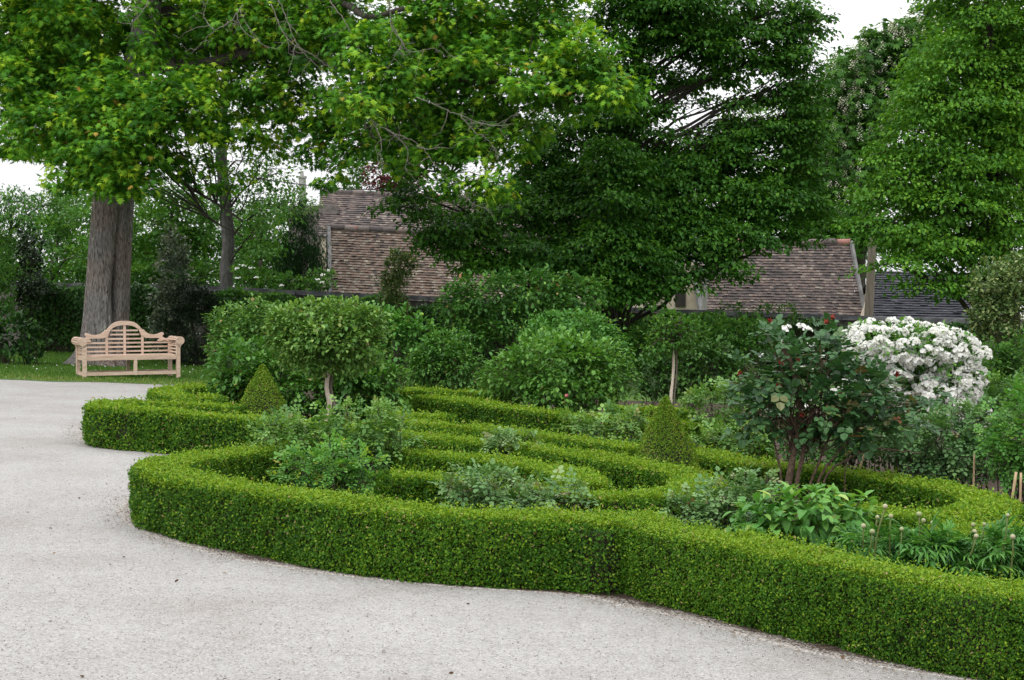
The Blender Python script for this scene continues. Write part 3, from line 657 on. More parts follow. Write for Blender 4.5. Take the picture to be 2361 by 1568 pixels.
# ================================================================ BENCH
def bench():
    D = 27.6
    c = (G(200, 873) + G(406, 874)) / 2
    yaw = R(27)
    root = empty('garden_bench', c, 'pale teak garden bench with arched scroll back standing before the big trunk', 'bench', None, yaw)
    wd, dp = 1.70, .60
    rng = rnd(3); V = lambda: float(rng.uniform(.2, .8))
    T = M['teak']
    # local: x along the bench, y=0 front, y=dp back
    b = Buf()
    for k in range(7): b.box((0, .035 + k * .083, .425), (wd - .06, .066, .026), var=V())
    b.box((0, .0, .385), (wd - .075, .034, .075), var=V()); b.box((0, dp - .02, .385), (wd - .075, .034, .07), var=V())
    for s in (-1, 1): b.box((s * (wd / 2 - .001), dp / 2, .385), (.034, dp - .08, .075), var=V())
    b.build('seat', T, root)
    for s in (-1, 1):
        for y, top in ((0, .655), (dp, .70)):
            l = Buf(); l.box((s * wd / 2, y, top / 2), (.068, .066, top), var=V()); l.build('leg', T, root)
    for y in (.0, dp):
        l = Buf(); l.box((.06, y, .21), (.06, .05, .276), var=V()); l.build('leg', T, root)
    l = Buf()
    for y in (0, dp): l.box((0, y + .002, .105), (wd - .07, .034, .062), var=V())
    for s in (-1, 1): l.box((s * wd / 2, dp / 2, .1), (.034, dp - .07, .06), var=V())
    l.build('stretcher', T, root)
    # back
    half_o = [(0, 1.055), (.08, 1.053), (.16, 1.035), (.225, 1.0), (.28, .945), (.325, .895), (.36, .885), (.375, .862), (.42, .825), (.48, .803), (.55, .795), (.61, .803), (.665, .826), (.70, .838), (.725, .826), (.728, .795), (.70, .765), (.715, .745), (.75, .728), (.80, .722), (.85, .735), (.885, .72), (.885, .66)]
    half_i = [(.815, .655), (.78, .678), (.725, .682), (.66, .664), (.61, .668), (.625, .70), (.65, .722), (.60, .730), (.50, .728), (.40, .733), (.345, .748), (.305, .78), (.285, .84), (.26, .885), (.21, .93), (.14, .960), (.07, .972), (0, .975)]
    c1 = Buf()
    half = half_o + half_i
    n1 = len(half_o)
    # crest as quads between outer and inner curve, both sides mirrored, 45 mm thick
    def res(p, m):
        p = np.array(p); d = np.concatenate([[0], np.cumsum(np.linalg.norm(np.diff(p, axis=0), axis=1))]); u = np.linspace(0, d[-1], m)
        return np.stack([np.interp(u, d, p[:, 0]), np.interp(u, d, p[:, 1])], 1)
    for s in (-1, 1):
        poly = [(s * x, z) for x, z in half]
        if s < 0: poly = poly[::-1]
        c1.prism(poly, dp - .028, dp + .02, var=.55)
    c1.build('crest_rail', T, root)
    bk = Buf(); yb = dp - .004
    for z in (.49, .57, .645, .72, .80, .875):
        if z < .70: xs = [-.33, 0, .33, .84]; segs = [(-.83, -.33), (-.33, 0), (0, .33), (.33, .83)]
        else:
            e = {.72: .335, .80: .29, .875: .262}[z]; segs = [(-e, 0), (0, e)]
        for a, d in segs: bk.box(((a + d) / 2, yb, z), (d - a - .036, .018, .030), var=V())
    bk.build('back_slats', T, root)
    for x, top in ((-.33, .79), (0, .985), (.33, .79)):
        u = Buf(); u.box((x, yb, (.415 + top) / 2), (.042, .03, top - .415), var=V()); u.build('back_post', T, root)
    # arms: rolled top of slats between two discs, side slats below
    for s in (-1, 1):
        a = Buf(); x0 = s * (wd / 2 + .035); zc = .69; rr = .078
        for k in range(9):
            an = math.pi * (k / 8 * 1.5 - .4); r2 = rr - .012
            rot = np.array([[math.cos(an), 0, math.sin(an)], [0, 1, 0], [-math.sin(an), 0, math.cos(an)]])
            a.box((x0 + s * r2 * math.sin(an), dp / 2 - .01, zc + r2 * math.cos(an)), (.027, dp + .02, .014), rot, var=V())
        a.build('armrest', T, root)
        for y in (-.024, dp + .012):
            dsc = Buf(); t = np.linspace(0, 2 * math.pi, 28, endpoint=False)
            pl = [(x0 + rr * math.cos(q), zc + rr * math.sin(q)) for q in t]; dsc.prism(pl, y - .012, y + .022, var=V())
            dsc.prism([(s * (wd / 2 - .034), .60), (s * (wd / 2 + .034), .56), (s * (wd / 2 + .07), .645), (s * (wd / 2 - .034), .72)][::s], y - .009, y + .02, var=V())
            dsc.build('arm_scroll', T, root)
        sl = Buf()
        for z in (.475, .535, .595): sl.box((s * wd / 2, dp / 2, z), (.018, dp - .064, .028), var=V())
        sl.build('side_slats', T, root)
bench()

# ================================================================ BIG MAPLE
def maple():
    D = 31.5; rng = rnd(41)
    tp = [(243, 830, 50), (245, 740, 48), (250, 640, 47), (256, 540, 46), (264, 440, 45), (285, 320, 36), (308, 200, 31), (332, 80, 27), (350, -60, 22), (362, -250, 16)]
    base = basept(243, D)
    root = empty('maple_tree', base, 'old maple with thick grey trunk behind the bench and bright drooping leaves', 'tree')
    # leaf masses: (cx, cy, rx, ry, depth offset, depth radius)
    blobs = [(70, 60, 110, 80, 0, 1.2), (40, 190, 90, 90, -1, 1.1), (150, 170, 110, 80, -.5, 1), (110, 290, 110, 80, -1.5, .9), (220, 270, 110, 80, -2, .9), (200, 370, 95, 55, -2, .8), (290, 395, 95, 50, -2.2, .8),
             (330, 310, 90, 70, -2.4, .8), (420, 230, 85, 70, -2.6, .8), (480, 285, 75, 60, -2, .7), (395, 380, 80, 45, -1.2, .7, .6), (30, 330, 60, 45, 0, .8), (250, 90, 110, 90, 1, 1.2), (130, 20, 130, 70, .5, 1.2), (430, 90, 110, 70, 1, 1.1, .8),
             (560, 60, 120, 75, .5, 1.1, .9), (640, 160, 90, 60, -1, .9, .65), (590, 300, 90, 60, -1, .8, .5), (690, 40, 90, 70, -1, 1), (690, 260, 80, 60, -1.5, .8, .6), (510, 400, 70, 40, -1, .7, .4), (620, 350, 60, 40, -.5, .7, .4),
             (840, 110, 95, 65, -4.5, .8), (820, 210, 75, 70, -4.8, .7), (900, 180, 90, 70, -4.5, .8), (930, 60, 110, 65, -3, 1), (1040, 50, 120, 70, -3, 1), (1100, 150, 120, 65, -3.5, .9, .8), (1220, 70, 130, 75, -3, 1), (1230, 190, 110, 60, -4, .9),
             (1340, 130, 110, 75, -4, .9), (1410, 200, 70, 55, -4.3, .7), (1320, 230, 90, 45, -4.2, .7, .8), (1000, 240, 110, 60, -2.5, .9, .7), (830, 320, 100, 65, -2, .9, .75), (960, 350, 110, 60, -3, .8, .75), (1080, 340, 110, 60, -3.4, .8, .8),
             (1140, 420, 80, 42, -3.8, .6, .8), (1030, 425, 55, 38, -3.6, .5, .7), (1180, 300, 90, 60, -3, .8, .7), (760, 400, 70, 40, -1.5, .7, .35), (600, 60, 120, 80, -1.8, .8, .9), (700, 110, 90, 70, -2, .8, .9), (500, 40, 110, 60, -1.5, .8, .8), (640, 210, 80, 60, -1.6, .8, .7), (560, 210, 70, 60, -1.2, .8, .6), (470, 170, 60, 50, -1.6, .6, .8), (760, 240, 70, 60, -2, .8, .7), (720, 330, 70, 50, -1.5, .8, .6), (780, 40, 80, 60, -2.5, .8, .9), (400, 200, 60, 40, -1.8, .6, .8),
             (285, 245, 75, 60, -2.6, .7), (335, 105, 55, 55, -2, .5, .7), (325, 20, 50, 40, -1.8, .5, .6), (320, 215, 60, 50, -2.4, .6), (265, 330, 80, 55, -2.8, .7), (250, 415, 75, 38, -2.6, .6), (300, 430, 50, 30, -2.6, .5, .8), (180, 420, 60, 32, -2.2, .6, .7), (345, 270, 60, 55, -2.8, .6), (230, 180, 80, 60, -1.8, .8), (150, 60, 110, 70, -1, 1), (380, 60, 60, 50, 2, .8), (1000, 160, 100, 60, -3, .9), (1050, 270, 110, 55, -2.8, .9, .8), (930, 290, 100, 55, -2.2, .9), (1120, 250, 90, 55, -3, .8), (100, -110, 280, 110, 0, 3, 1), (500, -110, 280, 110, 0, 3, 1), (900, -100, 260, 90, -2, 2.4, 1), (1250, -70, 190, 80, -3, 1.8, .9), (300, -240, 330, 120, 0, 3, .7), (800, -230, 330, 110, -1, 3, .7), (140, 120, 190, 130, 2.8, 1.2, .8), (430, 60, 160, 100, 2.8, 1.2, .7), (700, 70, 150, 90, 2, 1.2, .8), (1080, 90, 210, 110, -1, 1.2, .7), (200, 300, 160, 90, 2, 1, .6), (1000, 300, 160, 80, -1, 1, .7), (-130, 120, 120, 170, 0, 1.5, .8)]
    BW = blobs_world(blobs, D)
    o, CC = foliage('crown', rng, BW, MAPLE, .118, 'maple', 5.6, 22, .30, 'hang', root, .25, .65, .40, .1, .86, .02)
    # trunk with seam, hollow, knot and root flare
    pts = [base - np.array([0, 0, .15])] + [P(x, y, D) for x, y, r in tp]
    rad = [50 * D / F] + [r * D / F for x, y, r in tp]
    sl = smoothline(np.array(pts), .07); rr = np.interp(np.linspace(0, 1, len(sl)), np.linspace(0, 1, len(rad)), rad)
    ns = 150; an = np.linspace(0, 2 * math.pi, ns, endpoint=False); Vv = []
    for p, r in zip(sl, rr):
        z = p[2] - base[2]
        fl = .75 * math.exp(-max(z, 0) / .28)
        lob = .5 + .5 * np.cos(3 * an + 2.6) + .9 * np.exp(-((an - math.pi * 1.02) / .42) ** 2)
        g = 0.0
        th = an - (1.5 * math.pi + .64 + .05 * math.sin(z * 2))   # seam faces the camera, a little to the right
        hol = math.exp(-((z - 1.55) / .55) ** 2)
        seam = -(.22 + .48 * hol) * np.exp(-(th / (.10 + .06 * hol)) ** 2) * (1 if z < 3.1 else math.exp(-(z - 3.1) * 2))
        knot = .10 * np.exp(-(th / .16) ** 2 - ((z - 3.05) / .18) ** 2)
        ridge = .016 * np.sin(an * 23 + 1.2 * np.sin(z * 1.4)) + .012 * np.sin(an * 37 + 2 * np.sin(z * 1.1 + 2)) + .02 * np.sin(an * 4 + z * .8)
        q = r * (1 + fl * lob * .8 + seam + knot + ridge)
        Vv.append(np.stack([p[0] + q * np.cos(an), p[1] + q * np.sin(an), np.full(ns, p[2])], 1))
    Vv = np.concatenate(Vv); m = len(sl); i = np.arange(m * ns).reshape(m, ns)
    Q = np.stack([i[:-1], np.roll(i[:-1], -1, 1), np.roll(i[1:], -1, 1), i[1:]], -1).reshape(-1, 4)
    mesh_np('trunk', Vv, Q, np.arange(len(Q)) * 4, M['bark'], root, True)
    # main limbs traced, then finer ones to the leaf masses
    main = [[(318, 150, 0, 22), (365, 150, -.4, 20), (415, 163, -1, 18), (480, 150, -1.4, 16), (560, 128, -1.6, 14), (635, 106, -1.8, 12), (685, 70, -2, 11), (725, 0, -2.2, 10), (760, -90, -2.4, 8)],
            [(340, 40, 0, 20), (400, 30, .4, 18), (470, 25, .8, 15), (560, -20, 1, 11)],
            [(545, 135, -1.6, 9), (549, 70, -1.6, 8), (550, -10, -1.6, 7), (556, -80, -1.6, 6)],
            [(725, 0, -2.2, 8), (800, 12, -3, 7), (850, 40, -3.6, 6), (930, 20, -4, 5)],
            [(635, 106, -1.8, 7), (760, 150, -2.5, 6), (880, 190, -3, 5), (1000, 180, -3.2, 4), (1150, 190, -3.6, 3.4), (1300, 170, -4, 2.6)],
            [(285, 320, 0, 9), (420, 420, -.6, 5), (500, 470, -1, 3), (560, 510, -1.2, 2)],
            [(430, 425, -.6, 4), (480, 500, -.8, 2.4), (560, 545, -1, 1.6)],
            [(760, 150, -2.5, 5), (850, 300, -2.6, 3.4), (930, 380, -2.8, 2.4), (1040, 400, -3.2, 1.8)]]
    lb = Buf(); allm = []
    for path in main:
        pp = np.array([P(x, y, D + d) for x, y, d, r in path]); s2 = smoothline(pp, .2)
        r2 = np.interp(np.linspace(0, 1, len(s2)), np.linspace(0, 1, len(path)), [q[3] * D / F for q in path]); lb.tube(s2, r2, 10); allm.append((s2, r2))
    trall = np.concatenate([a for a, b in allm]); rall = np.concatenate([b for a, b in allm])
    limbs(lb, rng, trall, rall, BW, CC, 6, .05, .1)
    lb.build('limb', M['branch'], root, True)
    # bare hanging twigs
    seeds = [[(960, 225), (1010, 245), (1060, 266), (1120, 287), (1160, 280), (1195, 258)], [(1062, 267), (1090, 300), (1130, 330), (1150, 372)], [(1100, 282), (1135, 290), (1185, 285)], [(830, 210), (850, 270), (900, 305), (960, 330), (1010, 390), (1050, 430)],
             [(760, 0), (800, 60), (830, 120), (842, 190), (838, 260)], [(895, -10), (905, 70), (930, 100), (905, 130)], [(905, 60), (935, 110), (955, 120), (1000, 112), (1030, 130)], [(560, 10), (530, 50), (490, 75), (440, 125)], [(495, 70), (470, 40), (480, 0)], [(345, -5), (330, 25), (300, 55), (270, 50)], [(330, 22), (300, 15), (275, 20)],
             [(625, 10), (650, 70), (680, 105), (720, 128), (775, 165)], [(640, -10), (655, 30), (690, 110), (760, 180)], [(545, 30), (560, 70), (600, 95), (570, 60)], [(1060, 440), (1090, 470), (1120, 480)], [(860, 280), (880, 330), (870, 365), (890, 390)], [(905, 305), (940, 345), (935, 390), (965, 420)], [(960, 335), (990, 345), (1020, 330)]]
    for k, path in enumerate(seeds):
        tw = Buf(); dd = -5.3 + .5 * math.sin(k * 2.1)
        pp = smoothline(np.array([P(x, y, D + dd) for x, y in path]), .06); pp[1:] += rng.normal(0, .008, (len(pp) - 1, 3))
        tw.tube(pp, np.linspace(.010, .003, len(pp)), 5)
        for j in range(2, len(pp), 4):
            if rng.random() < .75:
                e = pp[j] + np.array([rng.normal(0, .22), rng.normal(0, .12), -abs(rng.normal(0, .22)) + .05])
                q = bez(pp[j], e, 0, rng.normal(0, .05), 6, rng, .012); tw.tube(q, np.linspace(.006, .0025, 6), 4)
                for _ in range(2):
                    jj = int(rng.integers(1, 6)); e2 = q[jj] + rng.normal(0, .12, 3); tw.tube(bez(q[jj], e2, 0, 0, 4, rng, .008), np.linspace(.004, .002, 4), 4)
        tw.build('bare_twig', M['greytwig'], root, True)
maple()

# ================================================================ OTHER TREES
tree('hornbeam_tree', 'broad dark green tree with layered boughs hanging over the tiled roofs', 33.0,
     [(1412, 880, 13), (1412, 700, 13), (1425, 560, 13), (1440, 400, 12), (1455, 250, 11), (1480, 100, 9), (1500, -60, 7), (1510, -200, 5)],
     [(960, 478, 75, 28, -1.5, .8, .8), (1060, 520, 110, 38, -1.5, .9), (1040, 560, 80, 30, -1.8, .7, .8), (1150, 480, 130, 50, -.5, 1.2), (1200, 570, 130, 38, -1.6, 1), (1310, 500, 150, 75, 0, 1.6), (1300, 610, 110, 40, -1.8, 1), (1400, 430, 170, 80, .5, 1.7), (1420, 640, 110, 42, -2, 1), (1480, 540, 150, 70, -.5, 1.5),
      (1530, 640, 120, 40, -2, 1, .9), (1600, 560, 140, 60, -1.2, 1.3), (1660, 620, 85, 30, -2, .8, .7), (1620, 460, 170, 70, 0, 1.6), (1730, 540, 110, 45, -1.4, 1), (1790, 470, 110, 60, -.8, 1.1), (1840, 540, 60, 25, -1.2, .7, .6), (1840, 400, 80, 60, 0, 1, .8), (1700, 370, 130, 55, 0, 1.3), (1560, 350, 140, 50, .5, 1.4), (1440, 320, 120, 45, .5, 1.3, .9),
      (1800, 300, 85, 45, 0, 1, .8), (1690, 280, 70, 22, 0, .8, .5), (1500, 180, 110, 40, .3, 1.1, .7), (1640, 180, 100, 38, .3, 1.1, .8), (1745, 150, 85, 38, 0, 1, .8), (1560, 90, 130, 50, 0, 1.3, .9), (1700, 80, 110, 45, 0, 1.2), (1810, 45, 65, 42, 0, .9, .9), (1790, 130, 50, 40, 0, .8, .6), (1450, 60, 120, 60, 0, 1.3, .9), (1620, 10, 180, 45, 0, 1.6),
      (1550, -80, 260, 70, 0, 2.2, .8), (1350, -60, 150, 60, 0, 1.6, .7), (1330, 400, 120, 60, 1, 1.4, .9), (1250, 440, 90, 50, .6, 1.1, .9), (1270, 310, 110, 50, 1, 1.3), (1370, 280, 80, 45, .5, 1.1), (1230, 380, 80, 50, 1, 1.1), (1430, 470, 90, 70, -2, .8), (1420, 370, 80, 60, -1.5, .8), (1440, 230, 60, 60, -1.2, .7, .8), (1600, 400, 130, 55, 0, 1.4), (1750, 420, 110, 55, .3, 1.3), (1850, 330, 60, 60, .3, 1, .9), (1860, 470, 60, 50, 0, 1), (1700, 320, 100, 40, .3, 1.2), (1520, 420, 120, 60, 0, 1.3), (1720, 480, 100, 45, -.6, 1.1), (1570, 500, 110, 50, -1, 1.1), (1480, 10, 100, 50, 0, 1.2), (1560, 30, 120, 50, -.5, 1.2), (1640, 110, 110, 40, -.4, 1.1), (1440, 140, 70, 50, .2, 1), (1400, 640, 90, 35, -2.6, .6), (1340, 600, 90, 40, -2.5, .7), (1465, 688, 60, 22, -2.6, .5), (1525, 655, 50, 22, -2.5, .5), (1395, 680, 50, 24, -2.6, .5), (1450, 665, 70, 30, -2.6, .5), (1480, 600, 100, 45, -2.4, .8), (1410, 560, 90, 50, -2.4, .7), (1455, 215, 60, 40, 0, .9), (1500, 255, 60, 30, 0, .8), (1400, 250, 60, 40, 0, .9), (1850, 250, 45, 40, 0, .8, .9), (1830, 120, 60, 50, 0, .9), (1850, 185, 50, 45, 0, .8), (1795, 215, 60, 35, 0, .8, .8), (1700, 235, 70, 22, 0, .7, .6), (1855, 290, 50, 40, 0, .8), (1760, 290, 70, 22, 0, .8, .8), (1870, 60, 40, 45, 0, .7, .8), (1840, 20, 45, 35, 0, .7), (1600, 240, 50, 18, 0, .6, .5), (1300, 660, 70, 25, -2, .6, .7), (1050, 590, 80, 28, -1.8, .7, .7), (1130, 605, 90, 30, -1.8, .8, .9), (1000, 550, 60, 24, -1.8, .6, .8), (1230, 620, 90, 32, -1.8, .8, .9), (940, 440, 60, 30, -1, .7, .8)],
     OVAL, .10, 'hornbeam', 6.6, 36, .42, 'spray', 51, .26, .2, .42, subs=9, r0=.055)
tree('beech_tree', 'tall fresh green tree filling the upper right behind the white roses', 30.0,
     [(2330, 900, 20), (2330, 700, 20), (2310, 550, 19), (2290, 380, 16), (2280, 200, 13), (2280, 0, 10), (2280, -250, 6)],
     [(2260, 60, 110, 75, 0, 1.2), (2330, 150, 110, 90, 0, 1.3), (2200, 150, 95, 70, -.4, 1.1), (2130, 220, 75, 60, -.6, .9), (2240, 260, 120, 70, -.8, 1.2), (2340, 290, 90, 80, -.5, 1.1), (2110, 310, 80, 60, -.8, .9), (2050, 350, 60, 40, -.8, .7, .8), (2180, 370, 110, 60, -1, 1.1), (2300, 400, 110, 70, -.8, 1.2), (2080, 430, 85, 50, -1, .9), (2010, 440, 55, 38, -1, .7, .8),
      (2190, 470, 110, 55, -1.2, 1.1), (2320, 510, 100, 60, -.8, 1.1), (2050, 520, 85, 42, -1.3, .9), (1990, 520, 40, 28, -1.2, .5, .7), (2160, 570, 110, 45, -1.4, 1), (2280, 600, 100, 50, -1, 1), (2060, 610, 80, 32, -1.6, .8, .8), (2150, 650, 85, 28, -1.6, .8, .7), (2210, 670, 50, 35, -1.6, .6, .6), (2370, 640, 60, 60, -.6, .9),
      (2300, -70, 190, 80, 0, 2, .9), (2180, 0, 60, 45, 0, .8, .8), (2200, 200, 130, 120, 1.5, 1), (2310, 330, 130, 150, 1.5, 1), (2130, 410, 100, 100, 1.2, .9), (2210, 540, 130, 80, 1, .9), (2090, 530, 90, 60, .6, .8), (2290, 100, 120, 110, 1.5, 1), (2420, 100, 120, 220, .5, 1.8, .8), (2430, 450, 110, 200, .5, 1.6, .8)],
     OVAL, .085, 'beech', 5.6, 40, .46, 'spray', 52, .24, .25, .42, subs=8, r0=.08)
ct, sl_, rr_ = tree('chestnut_tree', 'tall horse chestnut dotted with pale flower candles against the sky', 50.0,
     [(1985, 780, 10), (1985, 600, 10), (1990, 450, 9), (2000, 300, 8), (2030, 150, 6), (2040, 60, 4)],
     [(2030, 130, 85, 60, 0, 1.4), (1960, 180, 70, 55, 0, 1.2), (2090, 90, 75, 50, 0, 1.2), (1915, 240, 60, 60, 0, 1.1), (2000, 270, 80, 70, 0, 1.4), (1890, 330, 60, 65, 0, 1.1), (1960, 380, 75, 70, 0, 1.4), (1920, 460, 75, 65, 0, 1.3), (1980, 520, 60, 60, 0, 1.2), (2080, 210, 80, 80, .5, 1.4), (1880, 420, 50, 50, .5, 1), (2160, 60, 80, 60, 1, 1.3), (1870, 250, 45, 70, .5, 1), (1860, 360, 50, 60, .5, 1), (1900, 520, 60, 50, 0, 1.2), (1950, 290, 70, 60, .5, 1.2), (2000, 400, 70, 70, .5, 1.2)],
     T_palm, .22, 'chestnut', 8, 12, .5, 'hang', 53, .5, .35, .55, subs=5, r0=.08)
def candles():
    rng = rnd(54); BW = blobs_world([(2030, 130, 85, 60, 0, 1.4), (1960, 180, 70, 55, 0, 1.2), (2090, 90, 75, 50, 0, 1.2), (1915, 240, 60, 60, 0, 1.1), (2000, 270, 80, 70, 0, 1.4), (1890, 330, 60, 65, 0, 1.1), (1960, 380, 75, 70, 0, 1.4), (1920, 460, 75, 65, 0, 1.3), (1980, 520, 60, 60, 0, 1.2), (2080, 210, 80, 80, .5, 1.4)], 50)
    pos, ax = [], []
    for c, r, _ in BW:
        for _ in range(32):
            d = unit(rng.normal(size=(1, 3)))[0]; d[1] = -abs(d[1]); base = c + d * r * 1.06
            for k in range(16):
                t = k / 15; rad = .045 * (1 - t) + .01; a = k * 2.4
                pos.append(base + np.array([rad * math.cos(a), rad * math.sin(a), .27 * t])); ax.append((math.cos(a), math.sin(a), .5))
    pos = np.array(pos); ax = np.array(ax); n = len(pos)
    o = leaves('flower_candle', pos, np.tile([0, 0, 1.], (n, 1)) + rng.normal(0, .4, (n, 3)), ax, .07, DIA, M['candle'], rng.random(n), ct)
    o['kind'] = 'stuff'
candles()

BT = 'trees standing behind the garden wall'
def bgtree(name, label, D, bx, blobs, mat, size=.13, cov=3, seed=0, tmpl=DIA, mode='shrub', tr=6, clump=.4, flat=.5, bark='branch', top=None, lpc=22, trunk=None):
    top = top if top is not None else min(b[1] for b in blobs)
    trunk = trunk or [(bx, 760, tr), (bx, 600, tr), (bx + 4, (600 + top) / 2, tr * .7), (bx + 8, top + 20, tr * .3)]
    return tree(name, label, D, trunk, blobs, tmpl, size, mat, cov, lpc, clump, mode, seed, flat, .25, .42, bark, 6, .06, BT)
bgtree('ash_tree', 'grey barked tree rising behind the wall right of the bench', 42, 522, [(560, 470, 90, 50, 0, 1.2, .6), (640, 480, 70, 60, 0, 1.2, .7), (600, 550, 70, 50, -1, 1, .5), (480, 330, 70, 60, 0, 1.2, .6), (570, 380, 90, 50, 0, 1.2, .6), (640, 400, 80, 50, 0, 1.2, .5), (500, 430, 60, 45, 0, 1, .6), (520, 200, 90, 70, 0, 1.3, .6), (610, 240, 90, 60, 0, 1.2, .5), (560, 90, 100, 60, 0, 1.3, .5)], 'mid', .11, 2.4, 61, OVAL, 'droop', bark='ashbark',
       trunk=[(522, 690, 15), (522, 620, 15), (526, 560, 14), (520, 470, 13), (510, 350, 11), (516, 220, 9), (530, 80, 7), (540, -60, 5)])
bgtree('willow_tree', 'pale feathery tree at the far left edge', 52, 20, [(20, 480, 70, 60, 0, 1.3), (90, 500, 70, 60, 0, 1.3, .8), (10, 580, 60, 70, 0, 1.3, .8), (-60, 520, 70, 110, 0, 1.5), (150, 470, 60, 50, 1, 1.2, .7)], 'mid', .12, 4, 62, DIA, 'hang', 7)
bgtree('lime_tree', 'light green tree between the left holly column and the maple trunk', 47, 130, [(140, 560, 65, 60, 0, 1.2), (110, 620, 50, 50, 0, 1), (175, 500, 55, 50, 0, 1.1, .8), (180, 620, 45, 50, 0, 1)], 'mid', .13, 3, 63, OVAL, 'droop', 5)
bgtree('hazel_tree', 'deep green bushy tree just right of the maple trunk behind the wall', 45, 390, [(350, 520, 70, 70, 0, 1.2), (430, 500, 80, 70, 0, 1.3), (340, 600, 55, 60, 0, 1), (440, 590, 75, 70, 0, 1.2), (480, 530, 60, 60, 0, 1.1), (400, 440, 70, 45, 0, 1.1)], 'mid', .13, 3.4, 64, OVAL, 'droop', 6)
bgtree('hazel_tree', 'leafy thicket tree between the grey trunk and the cypress', 47, 600, [(590, 590, 60, 60, 0, 1.1), (650, 600, 55, 60, 0, 1.1), (610, 520, 60, 55, 0, 1.1), (680, 470, 60, 50, 0, 1.1, .8), (570, 500, 45, 40, 0, 1, .8)], 'mid', .12, 3.2, 65, DIA, 'droop', 5)
bgtree('cypress_tree', 'dark upright cypress clump against the left end of the tiled roof', 43, 690, [(665, 600, 45, 75, 0, .8), (710, 570, 38, 95, 0, .8), (690, 620, 55, 50, -.3, .8), (725, 620, 28, 60, 0, .6), (690, 510, 26, 45, 0, .5)], 'cypress', .10, 4.5, 66, T_diamond(.14), 'up', 5, .22, 1.3)
bgtree('copper_beech', 'burgundy leaved tree showing above the rear tiled roof', 62, 900, [(900, 408, 58, 44, 0, 1.2), (950, 385, 45, 48, 0, 1, .9), (880, 430, 35, 24, 0, 1, .8), (935, 430, 40, 22, 0, 1)], 'copper', .15, 4, 67, OVAL, 'droop', 5)
bgtree('poplar_tree', 'small green tree left of the burgundy tree above the roof ridge', 64, 815, [(815, 410, 32, 50, 0, 1), (800, 440, 40, 22, 0, 1), (840, 390, 20, 36, 0, .8, .7)], 'mid', .14, 3, 68, OVAL, 'droop', 4)
far = [(-40, 590, 150, 80), (250, 500, 150, 120), (470, 570, 130, 90), (640, 560, 120, 110), (300, 610, 160, 60)]
for k, (cx, cy, rx, ry) in enumerate(far):
    bgtree('woodland_tree', ['hazy tree crown low at the far left beyond the wall', 'distant tree crown directly behind the maple trunk', 'distant dark tree crown behind the grey barked trunk', 'distant tree crown left of the chimney', 'low dark crown under the maple boughs beyond the wall'][k], 66, cx,
           [(cx, cy, rx, ry, 0, 2.2), (cx - rx * .5, cy + 20, rx * .6, ry * .8, 1, 1.6), (cx + rx * .5, cy + 25, rx * .6, ry * .7, 1, 1.6)], 'mid', .2, 2.6 if k != 0 else 2, 70 + k, OVAL, 'droop', 6, .6)
bgtree('hawthorn_tree', 'low tangled hawthorn just over the wall left of the maple trunk', 44, 120, [(60, 640, 70, 35, 0, .8), (140, 640, 70, 40, 0, .8), (190, 600, 45, 60, 0, .8)], 'mid', .11, 4, 78, OVAL, 'droop', 4)
bgtree('hawthorn_tree', 'low tangled hawthorn just over the wall right of the maple trunk', 44, 400, [(330, 640, 70, 38, 0, .8), (410, 645, 70, 35, 0, .8), (480, 640, 60, 40, 0, .8)], 'mid', .11, 4, 79, OVAL, 'droop', 4)
bgtree('hawthorn_tree', 'low tangled hawthorn just over the wall beside the cypress', 44, 600, [(570, 650, 70, 30, 0, .8), (640, 655, 60, 30, 0, .8), (700, 665, 50, 25, 0, .8)], 'mid', .11, 4, 80, OVAL, 'droop', 4)
bgtree('woodland_tree', 'dark tree crown behind the second roof below the chestnut', 56, 1880, [(1850, 520, 90, 60, 0, 1.6), (1930, 560, 70, 60, 0, 1.4), (1760, 560, 70, 40, 0, 1.4, .8), (1990, 600, 60, 50, 0, 1.3)], 'chestnut', .17, 3.4, 76, OVAL, 'droop', 6, .5)
bgtree('woodland_tree', 'pale leafy crown seen through the boughs between the two roofs', 54, 1480, [(1430, 580, 80, 60, 0, 1.5), (1500, 560, 80, 50, 0, 1.5, .8), (1560, 520, 70, 60, 0, 1.4, .7), (1700, 260, 60, 40, 4, 1.4, .7), (1760, 270, 60, 45, 4, 1.2, .8)], 'pale', .15, 2.8, 77, OVAL, 'droop', 6, .5)

# ================================================================ EVERGREENS AND SHRUBS AT THE BACK
shrub('holly_bush', 'tall cone of silver edged holly standing right of the big trunk', 34, [(400, 575, 34, 45), (400, 640, 45, 60), (392, 720, 48, 70), (405, 790, 45, 50), (385, 770, 50, 60)], OVAL, .085, 'holly', 4.5, 16, .16, 'shrub', 81, .45, .8, stems=4, vlo=.4, vhi=1.05, basex=400)
shrub('yew_bush', 'dark almost black evergreen in front of the silver edged holly', 32.5, [(440, 690, 55, 45), (465, 700, 45, 35), (430, 760, 65, 60), (440, 820, 50, 25)], T_diamond(.18), .085, 'dark', 8, 26, .2, 'layer', 82, .3, .4, stems=1, basex=460, stem_mat='branch', sr=.05)
shrub('holly_bush', 'slim dark holly column at the left before the garden wall', 36, [(66, 570, 36, 45), (64, 640, 40, 60), (55, 700, 28, 40)], OVAL, .085, 'dark', 4.5, 16, .18, 'shrub', 83, .45, .8, stems=4, accent=.03, basex=60, vlo=.4, vhi=1)
shrub('laurel_bush', 'tall green bush cut by the left edge of the photo', 34, [(-10, 600, 50, 90), (-5, 690, 40, 60)], OVAL, .09, 'mid', 4, 16, .18, 'shrub', 84, .45, .8, stems=3)
